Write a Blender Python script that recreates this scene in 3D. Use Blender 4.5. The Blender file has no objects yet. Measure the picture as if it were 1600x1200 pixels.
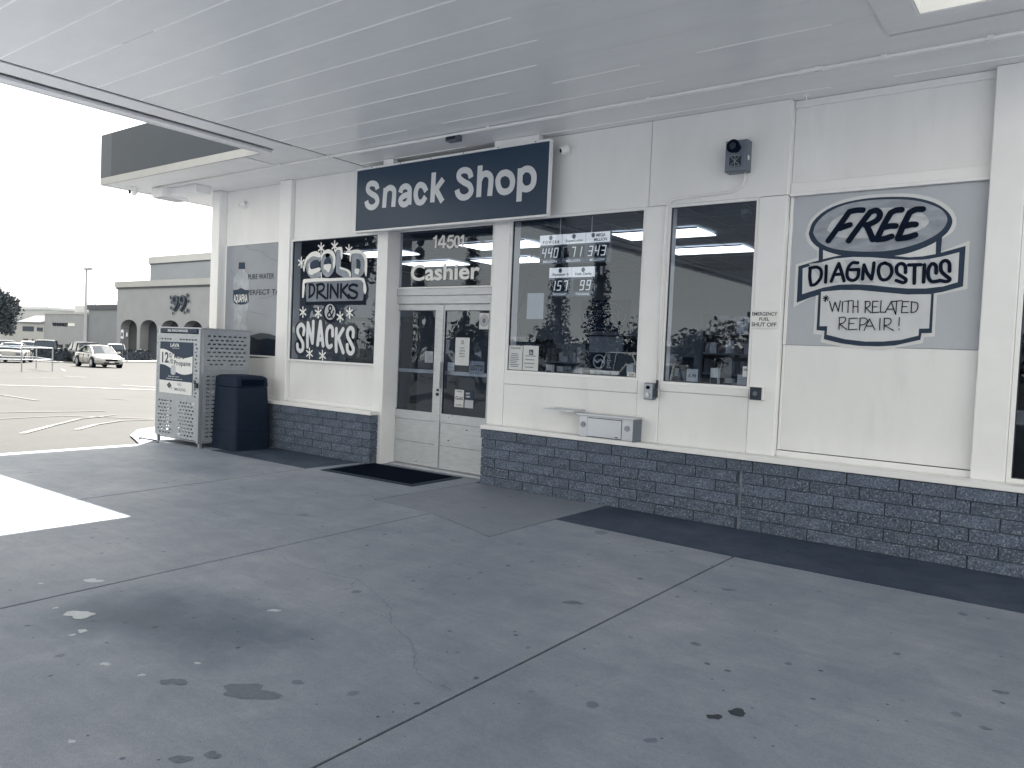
import bpy, math, random
from mathutils import Vector, Matrix
random.seed(7)
R = math.radians
SC = bpy.context.scene
COL = SC.collection
# ------------------------------------------------------------ camera, sky, sun, exposure
cam = bpy.data.cameras.new('camera'); camo = bpy.data.objects.new('camera', cam); COL.objects.link(camo)
cam.sensor_width = 36.0; cam.lens = 36.0 * 1204.31 / 1600.0
cam.clip_start = 0.05; cam.clip_end = 3000
cr = Vector((0.79984, 0.598699, 0.042618)); cd = Vector((0.057988, -0.006407, -0.998297)); cf = Vector((-0.597406, 0.800949, -0.039841))
m = Matrix((cr, -cd, -cf)).transposed().to_4x4(); m.translation = Vector((0, 0, 1.55))
camo.matrix_world = m
SC.camera = camo
SUN = Vector((0.50, -0.548, -1.0)).normalized()
el = math.asin(-SUN.z); az = math.atan2(-SUN.x, -SUN.y)
w = bpy.data.worlds.new('World'); SC.world = w; w.use_nodes = True
nt = w.node_tree; nt.nodes.clear()
out = nt.nodes.new('ShaderNodeOutputWorld'); bg = nt.nodes.new('ShaderNodeBackground'); sky = nt.nodes.new('ShaderNodeTexSky')
sky.sky_type = 'NISHITA'; sky.sun_disc = False; sky.sun_elevation = el; sky.sun_rotation = az
sky.altitude = 0; sky.air_density = 1.0; sky.dust_density = 0.4; sky.ozone_density = 1.0
hs = nt.nodes.new('ShaderNodeHueSaturation'); hs.inputs['Saturation'].default_value = 0.06
mu = nt.nodes.new('ShaderNodeMix'); mu.data_type = 'RGBA'; mu.blend_type = 'MULTIPLY'; mu.inputs[0].default_value = 1.0
mu.inputs[7].default_value = (1.0, 0.98, 0.90, 1)
nt.links.new(sky.outputs[0], hs.inputs['Color']); nt.links.new(hs.outputs[0], mu.inputs[6]); nt.links.new(mu.outputs[2], bg.inputs[0]); nt.links.new(bg.outputs[0], out.inputs[0])
bg.inputs[1].default_value = 0.085
sl = bpy.data.lights.new('sun', 'SUN'); sl.energy = 5.0; sl.angle = R(0.5); sl.color = (1.0, 0.95, 0.87)
so = bpy.data.objects.new('sun', sl); COL.objects.link(so); so.rotation_euler = SUN.to_track_quat('-Z', 'Y').to_euler(); so.location = (-20, 20, 40)
SC.view_settings.view_transform = 'Standard'; SC.view_settings.look = 'None'; SC.view_settings.gamma = 1.0; SC.view_settings.exposure = 2.2
try: SC.view_settings.use_curve_mapping = False
except Exception: pass
SC.cycles.max_bounces = 10; SC.cycles.diffuse_bounces = 5; SC.cycles.glossy_bounces = 4; SC.cycles.transparent_max_bounces = 16
SC.cycles.sample_clamp_indirect = 6.0

# ------------------------------------------------------------ materials
def NN(nt, t, **kw):
    n = nt.nodes.new(t)
    for k, v in kw.items():
        setattr(n, k, v)
    return n
def MAT(name, col, rough=0.6, metal=0.0, var=0.08, scale=6.0, bump=0.0, bscale=60.0, spec=0.5, stretch=None, emit=None):
    m = bpy.data.materials.new(name); m.use_nodes = True; nt = m.node_tree
    b = nt.nodes['Principled BSDF']
    b.inputs['Roughness'].default_value = rough; b.inputs['Metallic'].default_value = metal
    b.inputs['Specular IOR Level'].default_value = spec
    b.inputs['Base Color'].default_value = (*col, 1)
    if emit:
        b.inputs['Emission Color'].default_value = (*emit[0], 1); b.inputs['Emission Strength'].default_value = emit[1]
    tc = NN(nt, 'ShaderNodeTexCoord'); mp = NN(nt, 'ShaderNodeMapping')
    nt.links.new(tc.outputs['Object'], mp.inputs[0])
    if stretch: mp.inputs['Scale'].default_value = stretch
    if var > 0:
        no = NN(nt, 'ShaderNodeTexNoise'); no.inputs['Scale'].default_value = scale; no.inputs['Detail'].default_value = 6
        no.inputs['Roughness'].default_value = 0.6
        nt.links.new(mp.outputs[0], no.inputs['Vector'])
        rp = NN(nt, 'ShaderNodeValToRGB')
        rp.color_ramp.elements[0].position = 0.3; rp.color_ramp.elements[1].position = 0.7
        rp.color_ramp.elements[0].color = (*[c * (1 - var) for c in col], 1)
        rp.color_ramp.elements[1].color = (*[min(1, c * (1 + var)) for c in col], 1)
        nt.links.new(no.outputs[0], rp.inputs[0]); nt.links.new(rp.outputs[0], b.inputs['Base Color'])
    if bump > 0:
        n2 = NN(nt, 'ShaderNodeTexNoise'); n2.inputs['Scale'].default_value = bscale; n2.inputs['Detail'].default_value = 4
        nt.links.new(mp.outputs[0], n2.inputs['Vector'])
        bp = NN(nt, 'ShaderNodeBump'); bp.inputs['Strength'].default_value = bump; bp.inputs['Distance'].default_value = 0.01
        nt.links.new(n2.outputs[0], bp.inputs['Height']); nt.links.new(bp.outputs[0], b.inputs['Normal'])
    return m
def GLASS(name, tint, ior=1.6, wob=0.0, rough=0.0):
    m = bpy.data.materials.new(name); m.use_nodes = True; nt = m.node_tree; nt.nodes.clear()
    o = NN(nt, 'ShaderNodeOutputMaterial'); mx = NN(nt, 'ShaderNodeMixShader'); tr = NN(nt, 'ShaderNodeBsdfTransparent'); gl = NN(nt, 'ShaderNodeBsdfGlossy')
    fr = NN(nt, 'ShaderNodeFresnel'); fr.inputs[0].default_value = ior
    tr.inputs[0].default_value = (*tint, 1); gl.inputs['Roughness'].default_value = rough; gl.inputs[0].default_value = (0.82, 0.90, 1.0, 1)
    ge = NN(nt, 'ShaderNodeNewGeometry'); ib = NN(nt, 'ShaderNodeMath', operation='SUBTRACT'); ib.inputs[0].default_value = 1.0; nt.links.new(ge.outputs['Backfacing'], ib.inputs[1])
    mf = NN(nt, 'ShaderNodeMath', operation='MULTIPLY'); nt.links.new(fr.outputs[0], mf.inputs[0]); nt.links.new(ib.outputs[0], mf.inputs[1])
    nt.links.new(mf.outputs[0], mx.inputs[0]); nt.links.new(tr.outputs[0], mx.inputs[1]); nt.links.new(gl.outputs[0], mx.inputs[2]); nt.links.new(mx.outputs[0], o.inputs[0])
    if wob > 0:
        tc = NN(nt, 'ShaderNodeTexCoord'); no = NN(nt, 'ShaderNodeTexNoise'); no.inputs['Scale'].default_value = 1.6; no.inputs['Detail'].default_value = 1
        bp = NN(nt, 'ShaderNodeBump'); bp.inputs['Strength'].default_value = wob; bp.inputs['Distance'].default_value = 0.05
        nt.links.new(tc.outputs['Object'], no.inputs['Vector']); nt.links.new(no.outputs[0], bp.inputs['Height']); nt.links.new(bp.outputs[0], gl.inputs['Normal'])
    return m
M = {}
M['wall'] = MAT('white_wall_paint', (0.79, 0.79, 0.785), 0.42, var=0.05, scale=1.1, bump=0.35, bscale=2.2, stretch=(1.6, 1.6, 0.5))
_n = M['wall'].node_tree; _b = _n.nodes['Principled BSDF']; _s = _b.inputs['Base Color'].links[0].from_socket
_g = NN(_n, 'ShaderNodeNewGeometry'); _m = NN(_n, 'ShaderNodeMapping'); _m.inputs['Scale'].default_value = (4.5, 4.5, 0.9); _n.links.new(_g.outputs['Position'], _m.inputs[0])
_o = NN(_n, 'ShaderNodeTexNoise'); _o.inputs['Scale'].default_value = 1.0; _o.inputs['Detail'].default_value = 5; _o.inputs['Roughness'].default_value = 0.7; _n.links.new(_m.outputs[0], _o.inputs['Vector'])
_r = NN(_n, 'ShaderNodeMapRange'); _r.inputs[1].default_value = 0.56; _r.inputs[2].default_value = 0.72; _r.inputs[3].default_value = 0.0; _r.inputs[4].default_value = 0.16; _n.links.new(_o.outputs[0], _r.inputs[0])
_x = NN(_n, 'ShaderNodeMix', data_type='RGBA'); _x.inputs[7].default_value = (0.50, 0.515, 0.53, 1); _n.links.new(_r.outputs[0], _x.inputs[0]); _n.links.new(_s, _x.inputs[6]); _n.links.new(_x.outputs[2], _b.inputs['Base Color'])
M['trim'] = MAT('white_trim_paint', (0.83, 0.83, 0.825), 0.38, var=0.03, scale=3, bump=0.08, bscale=30)
M['soffit'] = MAT('painted_metal_decking', (0.80, 0.81, 0.82), 0.27, var=0.05, scale=1.2, bump=0.5, bscale=0.9, stretch=(0.8, 2.2, 1))
M['soffit_white'] = MAT('white_painted_soffit', (0.80, 0.805, 0.81), 0.4, var=0.05, scale=2.0, bump=0.1, bscale=9)
M['daylight'] = MAT('painted_seam_daylight', (0.93, 0.93, 0.91), 0.6, var=0.03, scale=4)
M['fascia'] = MAT('slate_fascia_paint', (0.030, 0.042, 0.060), 0.55, var=0.05, scale=1.5)
M['sign_blue'] = MAT('slate_sign_face', (0.028, 0.052, 0.092), 0.3, var=0.04, scale=1.5, spec=0.35)
M['letter'] = MAT('pale_letter_vinyl', (0.66, 0.68, 0.70), 0.4, var=0.03)
M['white'] = MAT('white_paint', (0.78, 0.78, 0.76), 0.5, var=0.03)
M['fasciatrim'] = MAT('toned_down_fascia_trim', (0.40, 0.40, 0.395), 0.5, var=0.06, scale=3)  # trim white darkened to offset the strong sky light on it
M['navy'] = MAT('navy_black_paint', (0.0022, 0.0075, 0.022), 0.6, var=0.1, spec=0.12)
M['slate'] = MAT('slate_paint', (0.030, 0.048, 0.080), 0.6, var=0.06, spec=0.2)
M['midgrey'] = MAT('mid_grey_paint', (0.30, 0.325, 0.37), 0.45, var=0.24, scale=5, stretch=(1, 1, 3))
M['grey'] = MAT('pale_grey_paint', (0.42, 0.44, 0.47), 0.45, var=0.06, scale=5)
M['greypanel'] = MAT('grey_board_paint', (0.44, 0.465, 0.505), 0.42, var=0.05, scale=2)
M['lite'] = MAT('light_grey_paint', (0.50, 0.52, 0.55), 0.45, var=0.18, scale=6, stretch=(1, 1, 3))
M['lettergrey'] = MAT('ice_letter_grey', (0.25, 0.28, 0.33), 0.45, var=0.2, scale=10)
M['halo'] = MAT('cream_outline_paint', (0.66, 0.67, 0.665), 0.45, var=0.03)
M['galv'] = MAT('galvanised_metal', (0.36, 0.39, 0.43), 0.38, metal=0.35, var=0.1, scale=14)
M['steel'] = MAT('brushed_steel', (0.50, 0.52, 0.55), 0.32, metal=0.7, var=0.06, scale=20, stretch=(1, 1, 10))
M['darkmetal'] = MAT('dark_metal', (0.02, 0.03, 0.045), 0.4, metal=0.3, var=0.1)
M['boxgrey'] = MAT('grey_enamel', (0.11, 0.135, 0.17), 0.4, var=0.1, scale=12)
M['alu'] = MAT('worn_aluminium', (0.52, 0.54, 0.56), 0.42, metal=0.25, var=0.1, scale=7, stretch=(1, 1, 5), bump=0.06, bscale=40)
M['bin'] = MAT('dark_moulded_plastic', (0.010, 0.020, 0.040), 0.6, var=0.15, scale=8, bump=0.15, bscale=150, spec=0.2)
M['mat'] = MAT('black_rubber', (0.002, 0.006, 0.016), 0.95, var=0.2, scale=60, bump=0.5, bscale=300, spec=0.03)
M['matedge'] = MAT('worn_rubber_edge', (0.03, 0.042, 0.06), 0.8, var=0.15, scale=30, spec=0.2)
M['paper'] = MAT('printed_paper', (0.60, 0.61, 0.61), 0.7, var=0.04, scale=20)
M['ink'] = MAT('dark_ink', (0.02, 0.032, 0.055), 0.6, var=0.0)
M['inkgrey'] = MAT('grey_ink', (0.17, 0.20, 0.25), 0.6, var=0.0)
M['glass'] = GLASS('window_glass', (0.80, 0.83, 0.87), 1.68)
M['doorglass'] = GLASS('door_glass', (0.80, 0.83, 0.87), 1.85, wob=0.22)
M['glassdark'] = GLASS('smoked_glass', (0.3, 0.34, 0.4), 1.5)
M['carglass'] = MAT('car_glass', (0.02, 0.03, 0.045), 0.06, var=0.0, spec=0.5)
M['tyre'] = MAT('tyre_rubber', (0.012, 0.017, 0.026), 0.8, var=0.1)
M['rim'] = MAT('alloy_rim', (0.45, 0.47, 0.5), 0.3, metal=0.6, var=0.0)
M['lens'] = MAT('clear_lens', (0.55, 0.57, 0.6), 0.1, var=0.0)
M['carwhite'] = MAT('white_car_paint', (0.40, 0.40, 0.39), 0.25, var=0.0)
M['carblack'] = MAT('black_car_paint', (0.008, 0.013, 0.022), 0.35, var=0.0, spec=0.25)
M['carsilver'] = MAT('silver_car_paint', (0.40, 0.42, 0.45), 0.22, metal=0.4, var=0.0)
M['cardark'] = MAT('charcoal_car_paint', (0.02, 0.027, 0.04), 0.3, var=0.0, spec=0.3)
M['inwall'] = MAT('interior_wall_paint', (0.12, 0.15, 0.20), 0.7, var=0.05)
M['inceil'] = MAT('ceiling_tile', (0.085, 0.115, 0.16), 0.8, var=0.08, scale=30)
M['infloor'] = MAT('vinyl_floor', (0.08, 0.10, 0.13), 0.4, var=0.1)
M['lamp'] = MAT('lit_diffuser', (0.8, 0.8, 0.8), 0.5, var=0.0, emit=((1, 0.98, 0.94), 1.25))
M['stucco'] = MAT('pale_stucco', (0.34, 0.355, 0.375), 0.9, var=0.06, scale=0.6, bump=0.2, bscale=8)
M['stucco2'] = MAT('grey_stucco', (0.25, 0.27, 0.295), 0.9, var=0.06, scale=0.6)
M['stucco3'] = MAT('light_stucco_trim', (0.46, 0.465, 0.465), 0.9, var=0.05, scale=0.6)
M['rooftile'] = MAT('pale_roof_tile', (0.13, 0.138, 0.15), 0.8, var=0.15, scale=2)
M['arcade'] = MAT('arcade_inner_wall', (0.16, 0.18, 0.21), 0.9, var=0.1, scale=0.5)
M['bark'] = MAT('bark', (0.06, 0.065, 0.075), 0.9, var=0.3, scale=12, bump=0.6, bscale=30)
M['leaf'] = MAT('dark_foliage', (0.05, 0.066, 0.082), 0.6, var=0.6, scale=2.0)
M['leaf2'] = MAT('grey_green_foliage', (0.075, 0.09, 0.105), 0.7, var=0.4, scale=2.0)
M['hedge'] = MAT('hedge_leaves', (0.022, 0.032, 0.046), 0.8, var=0.5, scale=3.0)
M['faint'] = MAT('ghost_line_paint', (0.07, 0.07, 0.069), 0.8, var=0.25, scale=3)
M['line'] = MAT('worn_line_paint', (0.20, 0.20, 0.195), 0.7, var=0.35, scale=5)
M['hole'] = MAT('shadow_black', (0.0025, 0.008, 0.022), 0.8, var=0.0, spec=0.06)
M['mortar'] = MAT('recessed_mortar', (0.06, 0.078, 0.108), 0.95, var=0.2, scale=30)

def blockmat(name, k):
    c = (0.102 * k, 0.130 * k, 0.178 * k)
    m = MAT(name, c, 0.9, var=0.22, scale=7, bump=0.9, bscale=110, spec=0.25)
    nt = m.node_tree; b = nt.nodes['Principled BSDF']
    src = b.inputs['Base Color'].links[0].from_socket
    geo = NN(nt, 'ShaderNodeNewGeometry')
    no = NN(nt, 'ShaderNodeTexNoise'); no.inputs['Scale'].default_value = 62; no.inputs['Detail'].default_value = 3; no.inputs['Roughness'].default_value = 0.75
    nt.links.new(geo.outputs['Position'], no.inputs['Vector'])
    for (p0, p1, colr, fac) in ((0.55, 0.66, (0.34, 0.36, 0.40, 1), 0.95), (0.46, 0.34, (0.022, 0.036, 0.06, 1), 0.8)):
        mr = NN(nt, 'ShaderNodeMapRange'); mr.inputs[1].default_value = p0; mr.inputs[2].default_value = p1; mr.inputs[3].default_value = 0; mr.inputs[4].default_value = fac
        mx = NN(nt, 'ShaderNodeMix', data_type='RGBA'); mx.inputs[7].default_value = colr
        nt.links.new(no.outputs[0], mr.inputs[0]); nt.links.new(mr.outputs[0], mx.inputs[0]); nt.links.new(src, mx.inputs[6]); src = mx.outputs[2]
    nt.links.new(src, b.inputs['Base Color'])
    return m
BM = [blockmat('slump_block_a', 1.0), blockmat('slump_block_b', 0.90), blockmat('slump_block_c', 1.10)]

def concrete(name, col, spots=True, stains=(), rough=0.62, dirt=0.16, fine=0.13):
    m = bpy.data.materials.new(name); m.use_nodes = True; nt = m.node_tree; b = nt.nodes['Principled BSDF']
    b.inputs['Roughness'].default_value = rough; b.inputs['Specular IOR Level'].default_value = 0.35
    geo = NN(nt, 'ShaderNodeNewGeometry'); pos = geo.outputs['Position']
    def noise(scale, detail=5, rgh=0.6, vec=None, dist=0):
        n = NN(nt, 'ShaderNodeTexNoise'); n.inputs['Scale'].default_value = scale; n.inputs['Detail'].default_value = detail; n.inputs['Roughness'].default_value = rgh
        n.inputs['Distortion'].default_value = dist
        nt.links.new(vec or pos, n.inputs['Vector']); return n
    def mrange(sock, a, b_, c, d):
        r = NN(nt, 'ShaderNodeMapRange'); r.inputs[1].default_value = a; r.inputs[2].default_value = b_; r.inputs[3].default_value = c; r.inputs[4].default_value = d
        nt.links.new(sock, r.inputs[0]); return r.outputs[0]
    def mul(a, b_):
        r = NN(nt, 'ShaderNodeMath', operation='MULTIPLY'); nt.links.new(a, r.inputs[0])
        if isinstance(b_, (int, float)): r.inputs[1].default_value = b_
        else: nt.links.new(b_, r.inputs[1])
        return r.outputs[0]
    v = mrange(noise(0.55, 6, 0.62).outputs[0], 0.3, 0.72, 1 - dirt, 1 + dirt)
    v = mul(v, mrange(noise(3.1, 6, 0.7, dist=0.6).outputs[0], 0.3, 0.7, 1 - dirt * 0.6, 1 + dirt * 0.6))
    v = mul(v, mrange(noise(170, 3, 0.6).outputs[0], 0.32, 0.68, 1 - fine * 1.5, 1 + fine * 1.5))
    v = mul(v, mrange(noise(38, 4, 0.7).outputs[0], 0.3, 0.7, 1 - fine * 0.6, 1 + fine * 0.6))
    mp = NN(nt, 'ShaderNodeMapping'); mp.inputs['Rotation'].default_value = (0, 0, 0.5); mp.inputs['Scale'].default_value = (0.5, 5.0, 1); nt.links.new(pos, mp.inputs[0])
    v = mul(v, mrange(noise(2.2, 5, 0.7, mp.outputs[0]).outputs[0], 0.35, 0.7, 1.04, 0.93))
    if spots:
        for sc, thr, rad, dk in ((2.6, 0.50, 0.034, 0.62), (5.5, 0.45, 0.018, 0.42), (1.3, 0.60, 0.07, 0.72), (11, 0.62, 0.008, 0.3), (3.7, 0.6, 0.028, 0.7)):
            ad = NN(nt, 'ShaderNodeVectorMath', operation='ADD'); n = noise(9 * sc / 2.6, 3)
            s = NN(nt, 'ShaderNodeVectorMath', operation='SCALE'); s.inputs['Scale'].default_value = 0.12 / sc * 2.6 * 0.6
            nt.links.new(n.outputs['Color'], s.inputs[0]); nt.links.new(pos, ad.inputs[0]); nt.links.new(s.outputs[0], ad.inputs[1])
            fl = NN(nt, 'ShaderNodeMapping'); fl.inputs['Scale'].default_value = (1, 1, 0); nt.links.new(ad.outputs[0], fl.inputs[0])
            vo = NN(nt, 'ShaderNodeTexVoronoi'); vo.inputs['Scale'].default_value = sc; nt.links.new(fl.outputs[0], vo.inputs['Vector'])
            sep = NN(nt, 'ShaderNodeSeparateColor'); nt.links.new(vo.outputs['Color'], sep.inputs[0])
            pick = mrange(sep.outputs[0], thr, thr + 0.01, 0, 1)
            rr = mul(mrange(sep.outputs[1], 0, 1, 0.5, 1.2), rad * sc)
            df = NN(nt, 'ShaderNodeMath', operation='SUBTRACT'); nt.links.new(rr, df.inputs[0]); nt.links.new(vo.outputs['Distance'], df.inputs[1])
            inside = mrange(df.outputs[0], 0, 0.25 * rad * sc, 0, 1)
            v = mul(v, mrange(mul(inside, pick), 0, 1, 1, dk))
    for (cx, cy, rx, ry, dk) in stains:
        ad = NN(nt, 'ShaderNodeVectorMath', operation='ADD'); n = noise(2.4, 4)
        s = NN(nt, 'ShaderNodeVectorMath', operation='SCALE'); s.inputs['Scale'].default_value = 0.7
        nt.links.new(n.outputs['Color'], s.inputs[0]); nt.links.new(pos, ad.inputs[0]); nt.links.new(s.outputs[0], ad.inputs[1])
        mp = NN(nt, 'ShaderNodeMapping'); mp.inputs['Location'].default_value = (-(cx + 0.35) / rx, -(cy + 0.35) / ry, 0); mp.inputs['Scale'].default_value = (1 / rx, 1 / ry, 0)
        nt.links.new(ad.outputs[0], mp.inputs[0])
        ln = NN(nt, 'ShaderNodeVectorMath', operation='LENGTH'); nt.links.new(mp.outputs[0], ln.inputs[0])
        v = mul(v, mrange(ln.outputs['Value'], 1.15, 0.25, 1, dk))
    cx = NN(nt, 'ShaderNodeCombineXYZ')
    for i_, e_ in enumerate((1.22, 1.0, 0.80)):
        pw = NN(nt, 'ShaderNodeMath', operation='POWER'); nt.links.new(v, pw.inputs[0]); pw.inputs[1].default_value = e_; nt.links.new(pw.outputs[0], cx.inputs[i_])
    vm = NN(nt, 'ShaderNodeVectorMath', operation='MULTIPLY'); vm.inputs[0].default_value = col; nt.links.new(cx.outputs[0], vm.inputs[1])
    nt.links.new(vm.outputs[0], b.inputs['Base Color'])
    bp = NN(nt, 'ShaderNodeBump'); bp.inputs['Strength'].default_value = 0.25; bp.inputs['Distance'].default_value = 0.004
    nt.links.new(noise(190, 3).outputs[0], bp.inputs['Height']); nt.links.new(bp.outputs[0], b.inputs['Normal'])
    return m
M['concrete'] = concrete('forecourt_concrete', (0.258, 0.284, 0.335), dirt=0.2, stains=[(-3.95, 2.3, 0.75, 0.5, 0.55), (-4.3, 2.1, 0.4, 0.4, 0.7), (-3.5, 2.5, 0.5, 0.35, 0.7), (-1.9, 5.2, 1.1, 0.5, 0.9), (-8.6, 5.2, 0.8, 0.5, 0.8)])
M['concrete_light'] = concrete('door_apron_concrete', (0.228, 0.250, 0.297), dirt=0.12)
M['concrete_dark'] = concrete('sealed_dark_strip', (0.048, 0.068, 0.106), spots=True, dirt=0.42, rough=0.75)
M['asphalt'] = concrete('bleached_asphalt', (0.0345, 0.0355, 0.0368), spots=False, dirt=0.13, fine=0.3, rough=0.85)
M['joint'] = MAT('joint_filler', (0.022, 0.034, 0.052), 0.9, var=0.4, scale=14)

# ------------------------------------------------------------ geometry helpers
def par(o, p):
    if p is None: return
    o.parent = p
    if p.type == 'EMPTY' and p.rotation_euler.z == 0: o.matrix_parent_inverse = Matrix.Translation(-p.location)

class MB:
    def __init__(s): s.v = []; s.f = []
    def add(s, vs, fs):
        n = len(s.v); s.v += [tuple(v) for v in vs]; s.f += [tuple(i + n for i in f) for f in fs]; return s
    def box(s, x0, x1, y0, y1, z0, z1):
        return s.add([(x0,y0,z0),(x1,y0,z0),(x1,y1,z0),(x0,y1,z0),(x0,y0,z1),(x1,y0,z1),(x1,y1,z1),(x0,y1,z1)],
                     [(0,3,2,1),(4,5,6,7),(0,1,5,4),(1,2,6,5),(2,3,7,6),(3,0,4,7)])
    def tube(s, pts, r, n=8, r1=None):
        P = [Vector(p) for p in pts]; rings = []
        for i, p in enumerate(P):
            d = (P[min(i + 1, len(P) - 1)] - P[max(i - 1, 0)]).normalized()
            u = d.orthogonal().normalized() if i == 0 else (pu - d * pu.dot(d)).normalized()
            pu = u; vv = d.cross(u); rr = r if r1 is None else r + (r1 - r) * i / (len(P) - 1)
            rings.append([p + (u * math.cos(2 * math.pi * k / n) + vv * math.sin(2 * math.pi * k / n)) * rr for k in range(n)])
        vs = [q for g in rings for q in g]; fs = []
        for i in range(len(P) - 1):
            for k in range(n):
                fs.append((i * n + k, i * n + (k + 1) % n, (i + 1) * n + (k + 1) % n, (i + 1) * n + k))
        fs.append(tuple(range(n - 1, -1, -1))); fs.append(tuple((len(P) - 1) * n + k for k in range(n)))
        return s.add(vs, fs)
    def prism(s, poly, z0, z1):
        n = len(poly); vs = [(x, y, z0) for x, y in poly] + [(x, y, z1) for x, y in poly]
        return s.add(vs, [tuple(range(n - 1, -1, -1)), tuple(range(n, 2 * n))] + [(i, (i + 1) % n, n + (i + 1) % n, n + i) for i in range(n)])
    def loft(s, rings, cap=True):
        n = len(rings[0]); vs = [q for g in rings for q in g]; fs = []
        for i in range(len(rings) - 1):
            for k in range(n): fs.append((i * n + k, i * n + (k + 1) % n, (i + 1) * n + (k + 1) % n, (i + 1) * n + k))
        if cap: fs.append(tuple(range(n - 1, -1, -1))); fs.append(tuple((len(rings) - 1) * n + k for k in range(n)))
        return s.add(vs, fs)
    def mesh(s, name, mat):
        me = bpy.data.meshes.new(name); me.from_pydata(s.v, [], s.f); me.update()
        for mm in (mat if isinstance(mat, (list, tuple)) else [mat]): me.materials.append(mm)
        return me
    def build(s, name, mat, parent=None, bevel=0, smooth=False, loc=None, sub=0):
        o = bpy.data.objects.new(name, s.mesh(name, mat)); COL.objects.link(o)
        par(o, parent)
        if loc is not None: o.location = loc
        if smooth:
            for p in o.data.polygons: p.use_smooth = True
        if bevel:
            b = o.modifiers.new('bevel', 'BEVEL'); b.width = bevel; b.segments = 2; b.limit_method = 'ANGLE'; b.angle_limit = R(40)
            try: b.harden_normals = False
            except Exception: pass
        if sub:
            b = o.modifiers.new('sub', 'SUBSURF'); b.levels = sub; b.render_levels = sub
        return o
def tag(o, label=None, cat=None, group=None, kind=None):
    if label: o['label'] = label
    if cat: o['category'] = cat
    if group: o['group'] = group
    if kind: o['kind'] = kind
    return o
def E(name, loc=(0, 0, 0), rz=0, label=None, cat=None, group=None, kind=None, parent=None):
    o = bpy.data.objects.new(name, None); COL.objects.link(o); o.location = loc; o.rotation_euler = (0, 0, rz)
    o.empty_display_size = 0.1
    if parent is not None: o.parent = parent
    return tag(o, label, cat, group, kind)
def sub(p, loc): return (loc[0] - p[0], loc[1] - p[1], loc[2] - p[2])
def copy_tree(o, parent=None):
    c = o.copy(); COL.objects.link(c); c.parent = parent
    for ch in [x for x in bpy.data.objects if x.parent == o]: copy_tree(ch, c)
    return c
def ground_z(x): return 0.0 if x > -12.9 else max(x, -125) * 0.0132 + 12.9 * 0.0132
# flat shapes on a wall facing -Y: pts are (x, z), y is depth
def poly(mb, pts, y):
    a = 0
    for i in range(len(pts)):
        x0, z0 = pts[i]; x1, z1 = pts[(i + 1) % len(pts)]; a += x0 * z1 - x1 * z0
    if a < 0: pts = pts[::-1]
    mb.add([(x, y, z) for x, z in pts], [tuple(range(len(pts)))]); return mb
def smoothpts(p, k=4):
    if len(p) < 3: return [Vector(q) for q in p]
    P = [Vector(q) for q in p]; P = [P[0] * 2 - P[1]] + P + [P[-1] * 2 - P[-2]]; o = []
    for i in range(1, len(P) - 2):
        for j in range(k):
            t = j / k; a, b, c, d = P[i - 1], P[i], P[i + 1], P[i + 2]
            o.append(0.5 * ((2 * b) + (c - a) * t + (2 * a - 5 * b + 4 * c - d) * t * t + (3 * b - a - 3 * c + d) * t ** 3))
    o.append(P[-2]); return o
def ribbon(mb, pts, w, y, cap=True):
    P = smoothpts(pts); L = []; Rr = []
    for i, p in enumerate(P):
        d = (P[min(i + 1, len(P) - 1)] - P[max(i - 1, 0)])
        if d.length < 1e-6: continue
        d.normalize(); n = Vector((-d.y, d.x)) * w / 2
        L.append(p + n); Rr.append(p - n)
        if cap and i == 0:
            an = math.atan2(n.y, n.x); L0 = [p + Vector((math.cos(an + math.pi * k / 6), math.sin(an + math.pi * k / 6))) * w / 2 for k in range(7)]
            mb.add([(q.x, y, q.y) for q in L0], [tuple(range(7))])
        if cap and i == len(P) - 1:
            an = math.atan2(-n.y, -n.x); L0 = [p + Vector((math.cos(an + math.pi * k / 6), math.sin(an + math.pi * k / 6))) * w / 2 for k in range(7)]
            mb.add([(q.x, y, q.y) for q in L0], [tuple(range(7))])
    n = len(L); mb.add([(q.x, y, q.y) for q in L] + [(q.x, y, q.y) for q in Rr], [(i, n + i, n + i + 1, i + 1) for i in range(n - 1)])
    return mb
def strokes(lst, w, y, name, mat, parent, cap=True):
    mb = MB()
    for i, s in enumerate(lst): ribbon(mb, s, w, y - 0.00025 * i, cap)
    return mb.build(name, mat, parent)
def text(s, x0, x1, z0, z1, y, mat, parent=None, name='lettering', bold=0.0, face='-Y', shear=0.0, ext=0.0, slant=0.0):
    cu = bpy.data.curves.new(name, 'FONT'); cu.body = s; cu.size = 1.0; cu.offset = bold; cu.fill_mode = 'FRONT' if ext == 0 else 'BOTH'; cu.extrude = ext; cu.shear = shear; cu.resolution_u = 4
    if '\n' in s: cu.align_x = 'CENTER'
    t = bpy.data.objects.new('tmp', cu); COL.objects.link(t)
    dg = bpy.context.evaluated_depsgraph_get(); dg.update()
    me = bpy.data.meshes.new_from_object(t.evaluated_get(dg)); bpy.data.objects.remove(t); bpy.data.curves.remove(cu)
    xs = [v.co.x for v in me.vertices]; ys = [v.co.y for v in me.vertices]
    ax, bx, ay, by = min(xs), max(xs), min(ys), max(ys)
    for v in me.vertices:
        u = (v.co.x - ax) / (bx - ax) * (x1 - x0) + x0; q = (v.co.y - ay) / (by - ay) * (z1 - z0) + z0 + slant * (u - x0); e = v.co.z
        v.co = (u, y - e, q) if face == '-Y' else (y + e, u, q)
    me.name = name; me.materials.clear(); me.materials.append(mat)
    o = bpy.data.objects.new(name, me); COL.objects.link(o); par(o, parent)
    return o
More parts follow.
